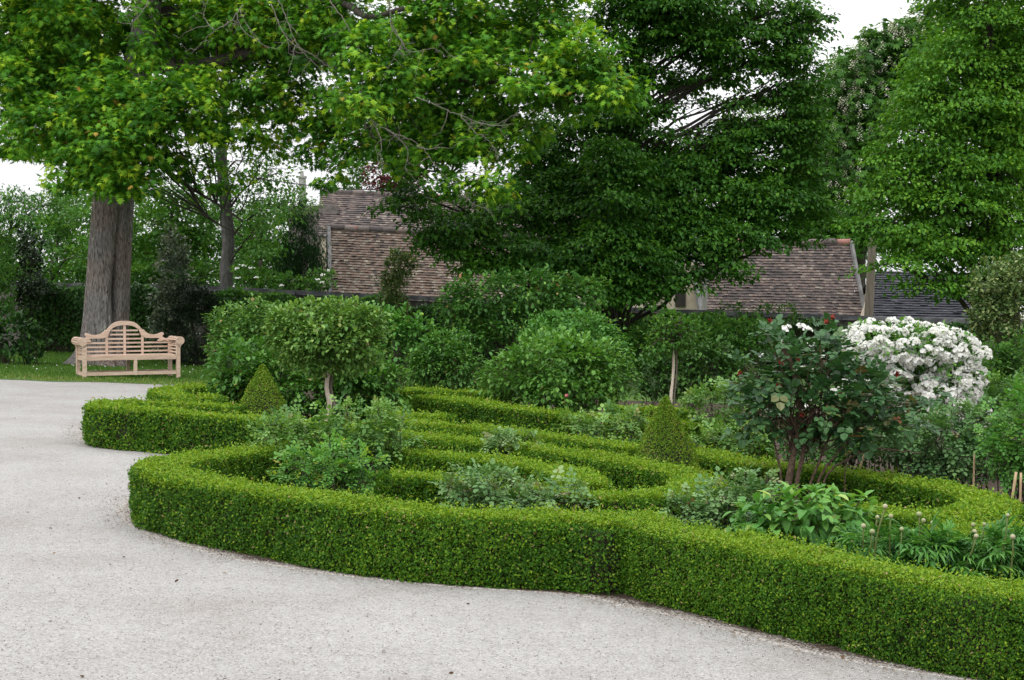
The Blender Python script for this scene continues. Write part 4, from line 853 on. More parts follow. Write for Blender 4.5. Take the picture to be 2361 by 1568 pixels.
shrub('rhododendron', 'low bluish dark shrub on the lawn left of the bench', 30.5, [(20, 770, 60, 45), (65, 785, 42, 38), (-30, 780, 50, 45)], OVAL, .12, 'ivy', 4.2, 12, .18, 'droop', 85, .5, .7, stems=9, sr=.012, vlo=0, vhi=.5)
shrub('elder_bush', 'white flowering bush behind the wall beside the grey trunk', 41, [(570, 630, 38, 28), (640, 650, 55, 22, 0, .5)], OVAL, .09, 'mid', 3.5, 14, .15, 'shrub', 86)
shrub('elder_bush', 'white flowering bush at the foot of the tiled roof end', 41, [(745, 645, 35, 22), (715, 665, 40, 18)], OVAL, .09, 'mid', 3.5, 14, .15, 'shrub', 87)
def umbels(parent_name_idx, spots, D, seed):
    rng = rnd(seed); root = parent_name_idx; pos = []
    for cx, cy, r in spots:
        c = P(cx, cy, D)
        m = 9; q = ball(rng, m) * rng.random((m, 1)) ** .5 * np.array([r, r, r * .35]) * D / F; pos.append(c + q)
    pos = np.concatenate(pos); n = len(pos)
    o = leaves('blossom', pos, np.tile([0, -.6, 1.], (n, 1)) + rng.normal(0, .4, (n, 3)), rng.normal(0, 1, (n, 3)), .055, T_flower, M['petal'], rng.random(n), root)
    o['kind'] = 'stuff'
roots = [o for o in COL.objects if o.name.startswith('elder_bush')]
umbels(roots[0], [(545, 620, 9), (560, 612, 9), (578, 618, 8), (548, 640, 8), (590, 640, 5), (650, 658, 6)], 40.3, 88)
umbels(roots[1], [(730, 645, 8), (745, 634, 8), (757, 624, 7), (742, 652, 7)], 40.3, 89)
shrub('holly_bush', 'variegated evergreen pillar in front of the brick coloured roof', 33, [(912, 615, 26, 40), (908, 665, 34, 45), (905, 715, 36, 45), (935, 610, 24, 26)], OVAL, .08, 'shrubvar', 4.8, 14, .14, 'shrub', 91, .45, .8, stems=4, vlo=.25, vhi=.95)
shrub('holly_bush', 'large round cream edged holly at the right edge', 24, [(2305, 665, 72, 70), (2330, 720, 90, 75), (2270, 735, 45, 50), (2360, 640, 60, 50)], OVAL, .065, 'shrubvar', 4.8, 14, .12, 'shrub', 92, .5, .8, stems=4, vlo=.1, vhi=.95)
shrub('laurel_bush', 'dense green rounded hedge bush under the cream edged holly', 21, [(2310, 840, 70, 55), (2370, 830, 70, 60), (2280, 880, 50, 50)], OVAL, .055, 'mid', 5, 14, .10, 'shrub', 93, .55, .8, stems=3, vlo=.2, vhi=.8)

# wall ivy
def ivy(label, x0, x1, ytop0, ytop1, seed, D=36.9, mat='ivy', thick=.35, hrange=(0, 1)):
    rng = rnd(seed); a = P(x0, 700, D); b = P(x1, 700, D); L = b[0] - a[0]
    zt0 = P(x0, ytop0, D)[2]; zt1 = P(x1, ytop1, D)[2]
    s = .09; n = int(L * 1.6 * 3.2 / (.42 * s * s))
    x = rng.uniform(a[0], b[0], n); t = (x - a[0]) / L
    top = zt0 + (zt1 - zt0) * t + .07 * np.sin(x * 2.1 + seed) + .05 * np.sin(x * 5.3)
    u = rng.random(n) ** .85; z = gz(x) + .03 + (top - gz(x)) * u
    y = D - thick + .10 * np.sin(x * 1.7 + z * 2) + .08 * np.sin(x * 4 + z * 5) + np.abs(rng.normal(0, .10, n))
    on_top = rng.random(n) < .16; y = np.where(on_top, D - thick + rng.uniform(0, thick, n), y); z = np.where(on_top, top + rng.normal(0, .03, n), z)
    pos = np.stack([x, y, z], 1); out = np.where(on_top[:, None], np.array([0, 0, 1.]), np.array([0, -1., .3]))
    org = np.array([(a[0] + b[0]) / 2, D, gz((a[0] + b[0]) / 2)])
    EV = []; EF = []
    for i, xx in enumerate(np.linspace(a[0], b[0], 20)):
        tt = i / 19; tp_ = zt0 + (zt1 - zt0) * tt - .15
        for yy_, zz in ((D - thick + .16, gz(xx)), (D - thick + .16, tp_), (D - .02, tp_), (D - .02, gz(xx))): EV.append((xx, yy_, zz))
    for i in range(19):
        for j in range(3): EF.append((i * 4 + j, i * 4 + j + 1, i * 4 + 5 + j, i * 4 + 4 + j))
    var = np.clip(rng.beta(2.2, 2.4, n) + .12 * np.sin(x * 3 + z * 4), 0, 1)
    o = leaves('ivy', pos, out + rng.normal(0, .45, (n, 3)), np.array([0, -.2, -.6]) + rng.normal(0, .6, (n, 3)), s * rng.uniform(.7, 1.3, n), OVAL, M[mat], var, None, org, (np.array(EV), np.array(EF), M['core']))
    return tag(o, label, 'climber', 'ivy clothing the garden wall')
ivy('dark ivy on the wall left of the big trunk', 60, 205, 662, 664, 101)
ivy('ivy on the wall between the big trunk and the holly cone', 285, 372, 668, 672, 102)
ivy('clipped ivy under the coping behind the standard roses', 480, 905, 674, 697, 103, mat='mid')
ivy('ivy on the wall beneath the dark tree', 905, 1440, 702, 722, 104)
ivy('bright ivy on the wall below the second roof', 1440, 1800, 722, 742, 105, mat='mid')
ivy('ivy on the wall hidden behind the white roses', 1800, 2260, 748, 752, 106)

# ================================================================ WALL, ROOFS, POLES
def wall():
    D = 37.3; n = 60; b = Buf()
    xs = np.linspace(P(-300, 700, D)[0], P(2700, 700, D)[0], n)
    px = np.linspace(-300, 2700, n); ytop = np.interp(px, [-300, 150, 500, 700, 1000, 1450, 1750, 2000, 2250, 2700], [640, 652, 660, 670, 684, 709, 719, 729, 735, 745])
    zt = np.array([P(a, c, D)[2] for a, c in zip(px, ytop)])
    base = np.array([xs[n // 2], D, gz(xs[n // 2])])
    root = empty('garden_wall', base, 'old stone garden wall with grey coping running behind the whole garden', 'wall')
    w = Buf()
    V = []
    for x, z in zip(xs, zt): V += [(x, D, gz(x) - .2), (x, D, z - .12), (x, D + .4, z - .12), (x, D + .4, gz(x) - .2)]
    w.add(V, [(i * 4 + j, i * 4 + j + 1, i * 4 + 5 + j, i * 4 + 4 + j) for i in range(n - 1) for j in range(3)])
    w.build('masonry', M['stone'], root)
    rng = rnd(7); c = Buf(); xq = xs[0]
    while xq < xs[-1]:
        L = rng.uniform(.4, .8); z = np.interp(xq + L / 2, xs, zt); sl = (np.interp(xq + L, xs, zt) - np.interp(xq, xs, zt)) / L
        a = math.atan(sl); rot = np.array([[math.cos(a), 0, -math.sin(a)], [0, 1, 0], [math.sin(a), 0, math.cos(a)]])
        c.box((xq + L / 2, D + .2 + rng.normal(0, .012), z - .058 + rng.normal(0, .008)), (L - .012, .56, .118), rot, float(rng.random())); xq += L
    c.build('coping', M['coping'], root)
wall()

def tiled_roof(root, name, c00, c10, c01, c11, rows, tw, mat, seed, ridge=True, thick=.03, jit=.012):
    # corners: eaves left, eaves right, ridge left, ridge right (world points)
    rng = rnd(seed); c00, c10, c01, c11 = [np.asarray(q, float) for q in (c00, c10, c01, c11)]
    nrm = np.cross(c10 - c00, c01 - c00); nrm /= np.linalg.norm(nrm)
    if nrm[1] > 0: nrm = -nrm
    up = (c01 - c00); b = Buf(); Vb = []; 
    L = np.linalg.norm(c10 - c00); nt_ = int(L / tw)
    Vs = []; Fs = []; va = []; k = 0
    for r in range(rows):
        v0, v1 = r / rows, min(1, (r + 1.25) / rows)
        sag = .03 * math.sin(r * .9) * 0
        rowv = rng.normal(0, .06)
        for j in range(nt_ + 1):
            o = .5 * (r % 2); u0 = np.clip((j - o) / nt_, 0, 1); u1 = np.clip((j + .97 - o) / nt_, 0, 1)
            if u1 <= u0: continue
            lift = thick + abs(rng.normal(0, jit)); dv = rng.normal(0, .05) / rows
            def at(u, v): return (c00 + (c10 - c00) * u) * (1 - v) + (c01 + (c11 - c01) * u) * v
            A, B_, C_, D_ = at(u0, v0 + dv), at(u1, v0 + dv), at(u1, v1), at(u0, v1)
            Vs += [A + nrm * lift, B_ + nrm * lift, C_ + nrm * .004, D_ + nrm * .004, A - nrm * .004, B_ - nrm * .004]
            Fs += [(k, k + 1, k + 2, k + 3), (k, k + 4, k + 5, k + 1)]; q = float(np.clip(rng.normal(.5, .22) + rowv, 0, 1)); va += [q, q]; k += 6
    o = mesh_np(name, np.array(Vs), np.array(Fs), np.arange(len(Fs)) * 4, mat, root, False, None, {'var': va})
    if ridge:
        rb = Buf(); n = max(3, int(np.linalg.norm(c11 - c01) / .38))
        for i in range(n):
            a = c01 + (c11 - c01) * (i / n); e = c01 + (c11 - c01) * ((i + 1.04) / n)
            t = np.linspace(0, 1, 3)[:, None]; rb.tube(a + (e - a) * t + np.array([0, 0, .02 + rng.normal(0, .008)]), [.105, .11, .118], 10, float(rng.random()))
        r2 = rb.build('ridge_tiles', M['ridge'], o, True)
        for v in [0]: pass
        # child of the roof part: cancel nothing, coordinates are local to the thing's base
        me = r2.data; co = np.empty(len(me.vertices) * 3, dtype=np.float32); me.vertices.foreach_get('co', co)
        co = co.reshape(-1, 3) - np.array(root.location, dtype=np.float32); me.vertices.foreach_set('co', co.ravel()); me.update()
    return o

def house(label, name, eL, eR, rL, rR, De, Dr, rows, tw, mat, seed, group=None, ridge=True):
    c00, c10 = P(*eL, De), P(*eR, De); c01, c11 = P(*rL, Dr), P(*rR, Dr)
    mid = (c00 + c10) / 2; base = np.array([mid[0], De + .5, gz(mid[0])])
    root = empty(name, base, label, 'building', group)
    tiled_roof(root, 'roof', c00, c10, c01, c11, rows, tw, M[mat], seed, ridge)
    b = Buf(); dep = 2 * (Dr - De)
    inn = .12
    q = [c00 + np.array([inn, .12, -.06]), c10 + np.array([-inn, .12, -.06]), c11 + np.array([-inn, 0, -.1]), c01 + np.array([inn, 0, -.1])]
    g0 = lambda p: np.array([p[0], p[1], gz(p[0]) - .2])
    bkL = np.array([c00[0] + inn, De + dep - .1, c00[2] - .06]); bkR = np.array([c10[0] - inn, De + dep - .1, c10[2] - .06])
    V = [g0(q[0]), g0(q[1]), q[1], q[0], q[3], q[2], bkL, bkR, g0(bkL), g0(bkR)]
    b.add(V, [(0, 1, 2, 3), (3, 2, 5, 4), (0, 3, 4, 6, 8), (1, 9, 7, 5, 2), (4, 5, 7, 6), (8, 6, 7, 9)])
    b.build('wall', M['render'], root)
    # rear slope
    tiled_rear = Buf(); r0 = np.array([c00[0], De + dep + .1, c00[2] - .05]); r1 = np.array([c10[0], De + dep + .1, c10[2] - .05])
    tiled_rear.add([c01 + np.array([0, .02, -.02]), c11 + np.array([0, .02, -.02]), r1, r0], [(0, 1, 2, 3)]); tiled_rear.build('rear_slope', M[mat], root)
    return root, (c00, c10, c01, c11)

h1, cr = house('brown tiled outbuilding roof right behind the wall in the middle', 'tiled_house', (766, 700), (1290, 722), (763, 527), (1290, 552), 43, 45.2, 29, .115, 'tile', 111)
v = Buf(); a_, c_ = cr[0], cr[2]; v.tube(np.array([a_ + np.array([-.06, -.05, -.1]), c_ + np.array([-.06, -.05, .05])]), [.07, .06], 4); v.build('verge', M['barge'], h1)
v = Buf(); v.add([a_ + np.array([-.16, .1, -.1]), c_ + np.array([-.16, 0, -.05]), c_ + np.array([-.16, 3, -1.2]), a_ + np.array([-.16, 3, -.1])], [(0, 1, 2, 3)]); v.build('gable', M['barge'], h1)
h2, cr2 = house('taller lichen grey tiled roof rising behind the brown one', 'tiled_house', (730, 545), (1500, 585), (738, 443), (1500, 478), 50, 53.5, 21, .12, 'tiledark', 112)
ch = Buf(); cb = P(697, 470, 52.5); ch.box(cb + np.array([0, 0, .1]), (.22, .26, 1.6), None, .5); ch.box(cb + np.array([0, 0, .93]), (.28, .32, .07)); ch.box(cb + np.array([-.01, 0, 1.05]), (.12, .12, .18), None, .5, taper=.8); ch.build('chimney', M['concrete'], h2)
gb = Buf(); p0 = P(668, 470, 52.5)
gb.box(p0 + np.array([.9, .3, -2.2]), (1.7, 2.0, 4.2)); gb.build('side_wall', M['stone'], h2)
h3, cr3 = house('dark mottled tiled roof right of the middle tree', 'tiled_house', (1622, 735), (1992, 742), (1590, 560), (1957, 561), 42.5, 44.6, 28, .115, 'tiledark', 113)
v = Buf(); v.tube(np.array([cr3[1] + np.array([.05, -.06, -.05]), cr3[3] + np.array([.05, -.06, .05])]), [.07, .06], 4); v.build('verge', M['barge'], h3); v = Buf(); v.tube(np.array([cr3[0] + np.array([-.05, -.06, -.05]), cr3[2] + np.array([-.05, -.06, .05])]), [.09, .08], 4); v.build('verge', M['barge'], h3)
# pale gable wall with a small dark opening left of that roof
h4base = basept(1560, 43.5); h4 = empty('rendered_shed', h4base, 'pale rendered gable with a dark opening tucked under the middle tree', 'building')
v = Buf(); gl, gr, gt = P(1500, 735, 43.4), P(1620, 735, 43.4), P(1590, 588, 43.4)
pl = [(gl[0], h4base[2] - .2), (gr[0], h4base[2] - .2), (gr[0], P(1618, 690, 43.4)[2]), (gt[0] + .05, gt[2]), (gt[0] - .25, gt[2] - .02), (gl[0], P(1500, 690, 43.4)[2])]
v.prism(pl, 43.4, 46); v.build('wall', M['render'], h4)
v = Buf(); oc = P(1568, 690, 43.38); v.box(oc, (.30, .06, .42)); v.build('opening', M['darkhole'], h4)  # solid near-black box; the shade inside the opening is painted on
v = Buf(); v.tube(np.array([P(1512, 700, 43.3), P(1586, 590, 43.3)]), .045, 4); v.build('verge', M['barge'], h4)
h5, cr5 = house('blue black slate roof at the right under the fresh green tree', 'slate_house', (2005, 745), (2300, 750), (2020, 625), (2300, 630), 40.5, 42.6, 22, .2, 'slate', 114, ridge=False)

def pole(name, label, px, top, D, r, mat, lean):
    b = basept(px, D); t = P(px + lean, top, D); root = Buf()
    n = 10; tt = np.linspace(0, 1, n)[:, None]; root.tube(b + (t - b) * tt, np.linspace(r, r * .8, n), 14, .5)
    root.box(t + np.array([0, 0, .012]), (r * 1.5, r * 1.5, .024))
    o = root.build(name, M[mat], None, True, b); return tag(o, label, 'pole')
pole('utility_pole', 'brown timber pole between the mottled roof and the slate roof', 1996, 535, 39.2, .13, 'pole', 16)
pole('utility_pole', 'short grey post at the left corner of the mottled roof', 1620, 608, 39.5, .085, 'concrete', 6)
cb_ = Buf(); ca, cc_ = P(520, 398, 41.0), P(930, 440, 41.0); tt = np.linspace(0, 1, 24)[:, None]; pth = ca + (cc_ - ca) * tt; pth[:, 2] -= .12 * np.sin(math.pi * tt[:, 0]); cb_.tube(pth, .014, 5)
tag(cb_.build('overhead_cable', M['cable'], None, True, ca), 'thin black cable running from the grey trunk toward the roof', 'cable')

# ================================================================ BED SHRUBS (middle distance)
RB = 'rose bushes in the beds'
def standard(label, D, tr, blobs, mat, seed, size, cov=4.6, r=.032):
    rng = rnd(seed); b = basept(tr[0][0], D)
    root = empty('standard_rose', b, label, 'rose', 'standard roses on bare stems')
    foliage('crown', rng, blobs_world(blobs, D), OVAL, size, mat, cov, 12, .10, 'droop', root, .45, .75, .42, .3, .95)
    pts = np.array([b - np.array([0, 0, .03])] + [P(x, y, D) for x, y in tr])
    s = smoothline(pts, .05); t = Buf(); t.tube(s, np.interp(np.linspace(0, 1, len(s)), [0, 1], [r, r * .75]) * (1 + .06 * np.sin(np.arange(len(s)) * .7)), 12)
    t.build('trunk', M['stake'], root, True)
    k = Buf(); k.tube(s[: int(len(s) * .95)] + np.array([.045, .03, 0]), r * .55, 8); k.build('stake', M['pole'], root, True)
    g = Buf()
    for bl, cc in zip(blobs_world(blobs, D), range(99)):
        for _ in range(8):
            e = bl[0] + ball(rng, 1)[0] * bl[1] * .8; g.tube(bez(s[-1], e, 0, .1, 5, rng, .02), np.linspace(.014, .004, 5), 5)
    g.build('stem', M['twig'], root, True)
standard('standard rose with a wide flat dome on a pale peeling stem', 17.2, [(754, 960), (760, 930), (753, 895), (757, 850), (757, 800)], [(757, 775, 120, 62), (690, 790, 75, 60), (825, 775, 70, 62), (740, 735, 100, 45), (840, 740, 48, 35), (660, 750, 50, 45), (720, 830, 70, 30), (790, 830, 70, 32), (790, 720, 65, 30)], 'rosegrey', 121, .055, 5.2)
standard('small standard rose on a thin pale stem behind the larger cone', 19.2, [(1546, 920), (1550, 880), (1552, 840), (1550, 790)], [(1550, 770, 62, 38), (1520, 785, 45, 35), (1590, 775, 45, 35), (1550, 740, 42, 20)], 'mid', 122, .055, 3.2, .022)

shrub('rose_bush', 'pale green rose bush left of the wide standard', 20.5, [(545, 755, 75, 58), (610, 735, 70, 42), (520, 800, 48, 55), (600, 800, 70, 60)], OVAL, .055, 'rosegrey', 4.4, 12, .10, 'droop', 131, .5, .75, group=RB, vlo=.1, vhi=.75)
shrub('rose_bush', 'big leafy rose bush under the wide standard spilling to the right', 18.8, [(560, 850, 78, 75), (530, 900, 45, 45), (620, 880, 80, 70), (720, 900, 80, 50), (830, 870, 75, 65), (880, 890, 55, 50), (860, 925, 60, 30), (780, 850, 70, 60), (660, 960, 90, 40), (780, 960, 90, 40)], OVAL, .075, 'rose', 5.5, 10, .12, 'droop', 132, .5, .75, group=RB, stems=9, vlo=.05, vhi=.8)
shrub('rose_bush', 'large rounded rose mound glossy green in the centre', 19.6, [(1280, 855, 150, 78), (1190, 870, 85, 65), (1385, 870, 80, 70), (1270, 810, 110, 45), (1360, 830, 80, 55), (1280, 910, 150, 42)], OVAL, .07, 'rose', 4.6, 11, .12, 'droop', 133, .55, .75, group=RB, stems=5, vlo=.3, vhi=.95)
shrub('rose_bush', 'finer leaved rose bush behind the central mound', 22.5, [(1320, 775, 115, 52), (1260, 770, 65, 45), (1400, 800, 55, 50), (1320, 745, 80, 30)], OVAL, .06, 'roseyellow', 4.4, 14, .12, 'shrub', 134, .5, .75, group=RB, accent=.004, vhi=.7, vlo=.05)
shrub('rose_bush', 'medium rose bush left of the central mound', 22, [(1020, 830, 75, 60), (1060, 850, 55, 45), (980, 850, 45, 45), (1030, 795, 60, 32)], OVAL, .06, 'rose', 4.5, 12, .11, 'droop', 135, .5, .75, group=RB, vlo=.1, vhi=.75)
shrub('rose_bush', 'bright leaved bush between the standard and the variegated pillar', 25, [(905, 790, 50, 60), (930, 750, 45, 38), (890, 740, 35, 35), (960, 770, 45, 40)], OVAL, .085, 'roseyellow', 4, 10, .14, 'droop', 136, .5, .75, group=RB, accent=.004, vhi=.65, vlo=0.05)
shrub('rose_bush', 'tall dark rose thicket below the hanging boughs', 27, [(1120, 680, 100, 52), (1060, 700, 55, 45), (1220, 665, 105, 52), (1320, 680, 85, 50), (1170, 740, 100, 50), (1080, 770, 60, 40), (1280, 730, 90, 45)], OVAL, .085, 'rose', 4.2, 10, .15, 'droop', 137, .5, .75, group=RB, accent=.06, vhi=.6, vlo=.0)
shrub('rose_bush', 'dark bush right of the central mound under the small standard', 21.5, [(1500, 870, 55, 50), (1560, 860, 60, 60), (1640, 850, 60, 60), (1690, 870, 50, 55), (1600, 810, 70, 35)], OVAL, .065, 'ivy', 4.4, 12, .12, 'droop', 138, .5, .75, group=RB, vlo=.25, vhi=1)
shrub('rose_bush', 'bluish green low rose left of the bronze tinged bush', 16.5, [(1655, 925, 58, 45), (1700, 935, 48, 38), (1620, 945, 40, 30)], T_pinnate, .13, 'rosegrey', 5.5, 6, .12, 'droop', 139, .5, .8, group=RB)
shrub('rose_bush', 'mixed shrubs at the foot of the wall right of the small standard', 30, [(1500, 790, 60, 50), (1660, 770, 70, 42), (1730, 780, 60, 45), (1590, 760, 60, 30)], OVAL, .085, 'mid', 4, 12, .15, 'droop', 140, .45, .75, vlo=.05, vhi=.8)
shrub('rose_bush', 'airy bush poking above the wall before the mottled roof', 33, [(1680, 735, 75, 30, 0, .5, .4), (1800, 730, 65, 28, 0, .5, .4), (1750, 715, 60, 18, 0, .4, .25)], OVAL, .09, 'mid', 3, 10, .16, 'droop', 141, .3, .7)
pf = Buf(); 
# one pink bloom on the central mound
pb_ = G(1306, 912, .7); 
rng = rnd(6); q = ball(rng, 24); pp_ = P(1306, 912, 18.75) + q * .008
proot = [o for o in COL.objects if o.get('label', '').startswith('large rounded rose mound')][0]
leaves('bloom', pp_, q + np.array([0, -.5, .3]), rng.normal(0, 1, (24, 3)), .022, OVAL, M['pink'], rng.random(24), proot)

# ================================================================ NEAR BED PLANTS
shrub('rose_bush', 'airy grey green rose bush filling the left end of the front bed', 12.3, [(700, 1010, 95, 60), (640, 1025, 55, 50), (800, 985, 95, 45), (880, 1000, 72, 55), (860, 1040, 70, 40), (760, 1050, 90, 40)], T_pinnate, .11, 'rosegrey', 5, 6, .12, 'droop', 151, .35, .8, group=RB, stems=12, sr=.007, area=.34)
shrub('rose_bush', 'yellow green rose bush in front of the grey green one', 11.0, [(745, 1090, 90, 45), (690, 1085, 50, 38), (830, 1090, 60, 42), (770, 1055, 55, 28), (850, 1120, 45, 25)], T_pinnate, .10, 'roseyellow', 5, 6, .10, 'droop', 152, .35, .8, group=RB, stems=10, sr=.006, area=.34, accent=.05)
shrub('rose_bush', 'low bluish rose just behind the front hedge', 9.7, [(1100, 1125, 75, 38), (1180, 1150, 110, 30), (1280, 1145, 70, 38), (1060, 1140, 45, 28)], T_pinnate, .105, 'glaucous', 5, 5, .09, 'droop', 153, .35, .8, group=RB, stems=10, sr=.006, area=.34, accent=.05)
shrub('rose_bush', 'low bluish rose left of the broad leaved shrub', 9.7, [(1620, 1175, 70, 38), (1570, 1190, 40, 25), (1680, 1150, 60, 35), (1660, 1195, 60, 25), (1740, 1120, 50, 25)], T_pinnate, .105, 'glaucous', 5.5, 5, .09, 'droop', 154, .35, .8, group=RB, stems=10, sr=.006, area=.34, accent=.05)
shrub('rose_bush', 'sprawling rose sprig between two far hedges left of the larger cone', 14.6, [(1400, 980, 75, 30), (1330, 985, 40, 22), (1450, 985, 35, 22)], T_pinnate, .13, 'rosegrey', 5, 5, .10, 'droop', 155, .35, .8, group=RB, stems=8)
shrub('rose_bush', 'leafy rose right of the larger cone behind the hedge', 14.2, [(1660, 1010, 60, 30), (1715, 1015, 50, 32), (1620, 1020, 30, 20)], T_pinnate, .13, 'rosegrey', 5, 5, .10, 'droop', 156, .35, .8, group=RB, stems=8)
shrub('rose_bush', 'tiny bluish rose between the parallel hedges', 13.0, [(1180, 1022, 55, 14), (1150, 1018, 25, 10)], T_pinnate, .11, 'glaucous', 2.4, 5, .08, 'droop', 157, .35, .8, group=RB, stems=6)

# white rose
def white_rose():
    D = 15.2; rng = rnd(161)
    blobs = [(2080, 800, 125, 58), (2180, 818, 72, 55), (2050, 860, 90, 60), (2170, 880, 90, 60), (2000, 790, 55, 45), (2190, 940, 60, 35), (2090, 950, 100, 60), (2240, 840, 35, 40)]
    root = shrub('white_rose_bush', 'rambling rose covered in clustered white blooms at the right', D, blobs, OVAL, .055, 'rose', 3.6, 12, .10, 'droop', 160, .4, .75, cat='rose', stems=6)
    BW = blobs_world(blobs[:6] + [(2225, 955, 50, 45), (2120, 965, 75, 32), (1985, 925, 65, 55), (2140, 925, 100, 50), (2205, 895, 65, 65), (2010, 865, 80, 60), (2245, 835, 32, 40), (1830, 800, 70, 45), (1850, 930, 60, 80)], D); me = None
    # one truss of double blooms, modelled once and copied
    def dome(rg_, q=None, rad=.050):           # florets laid over a small dome, facing outward
        d = ball(rg_, 15); d[:, 2] = np.abs(d[:, 2]) if q is None else d[:, 2]
        if q is not None: d = unit(d + 1.1 * q)
        return d * np.array([rad, rad, rad * .75]), d
    def truss(seed):
        rg_ = rnd(seed); c, d = dome(rg_); c2, d2 = dome(rg_, None, .044)
        pos = np.concatenate([c, c2]); nr = np.concatenate([d, d2]) + rg_.normal(0, .18, (30, 3)); n = len(pos)
        return leaves('flower_truss', pos, nr, rg_.normal(0, 1, (n, 3)), .039 * rg_.uniform(.8, 1.2, n), T_flower, M['petal'], rg_.random(n), None, np.zeros(3))
    protos = [truss(170 + i) for i in range(5)]
    spots = []
    nb = [135, 90, 90, 95, 50, 48, 44, 50, 16, 60, 56, 40, 16, 9, 12]
    for (c, r, _), k in zip(BW, nb):
        d = ball(rng, k * 3); d = d[(d[:, 1] < .25) | (d[:, 2] > .3)][:k]
        for q in d: spots.append((c + q * r * rng.uniform(.92, 1.05), q))
    rng.shuffle(spots)
    spots = [s for s in spots if s[0][2] > .35]
    big = sorted(spots, key=lambda s: s[0][1])
    first, rest = big[:100], big[100:]
    for i, (p, q) in enumerate(first):
        o = protos[i % 5] if i < 5 else protos[i % 5].copy()
        if i >= 5: link(o)
        o.parent = root; o.location = [float(t) for t in (p - np.array(root.location))]
        o.rotation_euler = (rng.normal(0, .4), rng.normal(0, .4), rng.uniform(0, 6)); s = rng.uniform(.8, 1.25); o.scale = (s, s, s)
    pos = []; nr = []
    for p, q in rest:
        c, d = dome(rng, q); pos += list(p + c); nr += list(d + rng.normal(0, .18, d.shape))
    pos = np.array(pos); n = len(pos)
    o = leaves('flower_truss', pos, np.array(nr), rng.normal(0, 1, (n, 3)), .038 * rng.uniform(.8, 1.2, n), T_flower, M['petal'], rng.random(n), root); o['kind'] = 'stuff'
white_rose()

def red_rose():
    D = 11.6; rng = rnd(180)
    b = basept(1822, D); root = empty('old_rose_bush', b, 'old rose bush with bronze tinged leaves on thick thorny stems', 'rose', None)
    blobs = [(1800, 860, 85, 62), (1880, 830, 75, 60), (1790, 780, 38, 32, 0, .1, .7), (1905, 780, 42, 40, 0, .15, .8), (1950, 890, 95, 62), (2020, 920, 95, 55, .2), (1880, 940, 110, 60), (1770, 930, 58, 55), (2080, 960, 65, 45, .2, .2, .8), (1960, 990, 100, 40), (1740, 880, 45, 50, 0, .15, .8), (1730, 950, 45, 45, .1, .15, .7), (2110, 900, 55, 40, .3, .2, .6), (1810, 1000, 55, 40, .2, .2, .5)]
    BW = blobs_world(blobs, D)
    foliage('foliage', rng, BW, T_multi(T_oval(.42), [(.6, 0, 0, .5, -.05), (.35, .02, 1.05, .46, 0), (.35, -.02, -1.05, .46, 0)]), .125, 'rosered', 3, 5, .11, 'droop', root, .35, .8, .30, .1, .82, .03)
    s = Buf()
    for pts, r in (([(1818, 1115), (1826, 1060), (1838, 1000), (1840, 930), (1830, 860), (1800, 790)], .030), ([(1838, 1110), (1850, 1050), (1862, 980), (1880, 900), (1900, 830)], .022), ([(1868, 1120), (1890, 1060), (1915, 1000), (1960, 930)], .013), ([(1885, 1115), (1925, 1050), (1990, 980), (2050, 940)], .011), ([(1900, 1110), (1950, 1060), (2020, 1035), (2120, 1045)], .009), ([(1950, 1060), (1985, 1040), (2030, 1005)], .006), ([(1800, 1100), (1780, 1000), (1770, 930)], .009)):
        q = smoothline(np.array([basept(pts[0][0], D)] + [P(x, y, D) for x, y in pts]), .03); q += rng.normal(0, .0025, q.shape)
        s.tube(q, np.linspace(r, r * .55, len(q)) * rng.uniform(.9, 1.12, len(q)), 9)
        for _ in range(int(len(q) * 1.2)):
            i = int(rng.integers(0, len(q))); e = q[i] + ball(rng, 1)[0] * r * 1.9; s.tube(np.array([q[i], e]), [.0035, .0008], 4)
    for c, r, _ in BW:
        for _ in range(7):
            a = np.array([rng.uniform(1815, 1900), rng.uniform(950, 1050)]); st = P(a[0], a[1], D); e = c + ball(rng, 1)[0] * r * .9; s.tube(bez(st, e, 0, .05, 6, rng, .015), np.linspace(.006, .002, 6), 5)
    s.build('stem', M['rosestem'], root, True)
    for x, y in ((1775, 738), (1905, 742), (1920, 730), (1840, 830), (1795, 890), (1705, 860), (1850, 955), (1935, 905), (2068, 862), (1800, 835)):
        c = P(x, y, D - .1); q = ball(rng, 12); leaves('bloom', c + q * .008, q + .3, rng.normal(0, 1, (12, 3)), .026, OVAL, M['redpetal'], rng.random(12), root)
red_rose()

def cane(label, x0, y0, x1, y1, D, r=.008):
    a, b = P(x0, y0, D), P(x1, y1, D); base = np.array([a[0] + (a[0] - b[0]) * .0, D, gz(a[0])])
    k = Buf(); d = (b - a) / np.linalg.norm(b - a); st = a - d * max(0, (a[2] - base[2]) / max(d[2], .2)); n = 9
    t = np.linspace(0, 1, n)[:, None]; k.tube(st + (b - st) * t, r * (1 + .12 * (np.arange(n) % 2)), 8); o = k.build('bamboo_cane', M['cane'], None, True, st)
    return tag(o, label, 'cane', 'bamboo canes in the right bed')
cane('leaning bamboo cane among the old rose stems', 1988, 1060, 2000, 1022, 12.2)
cane('thin upright bamboo cane above the curled end of the right hedge', 2244, 1120, 2246, 1040, 12.0)
cane('left and thicker one of the two canes at the right edge', 2326, 1195, 2342, 1088, 10.8, .0095)
cane('right hand cane of the pair at the right edge', 2350, 1200, 2353, 1090, 10.9)

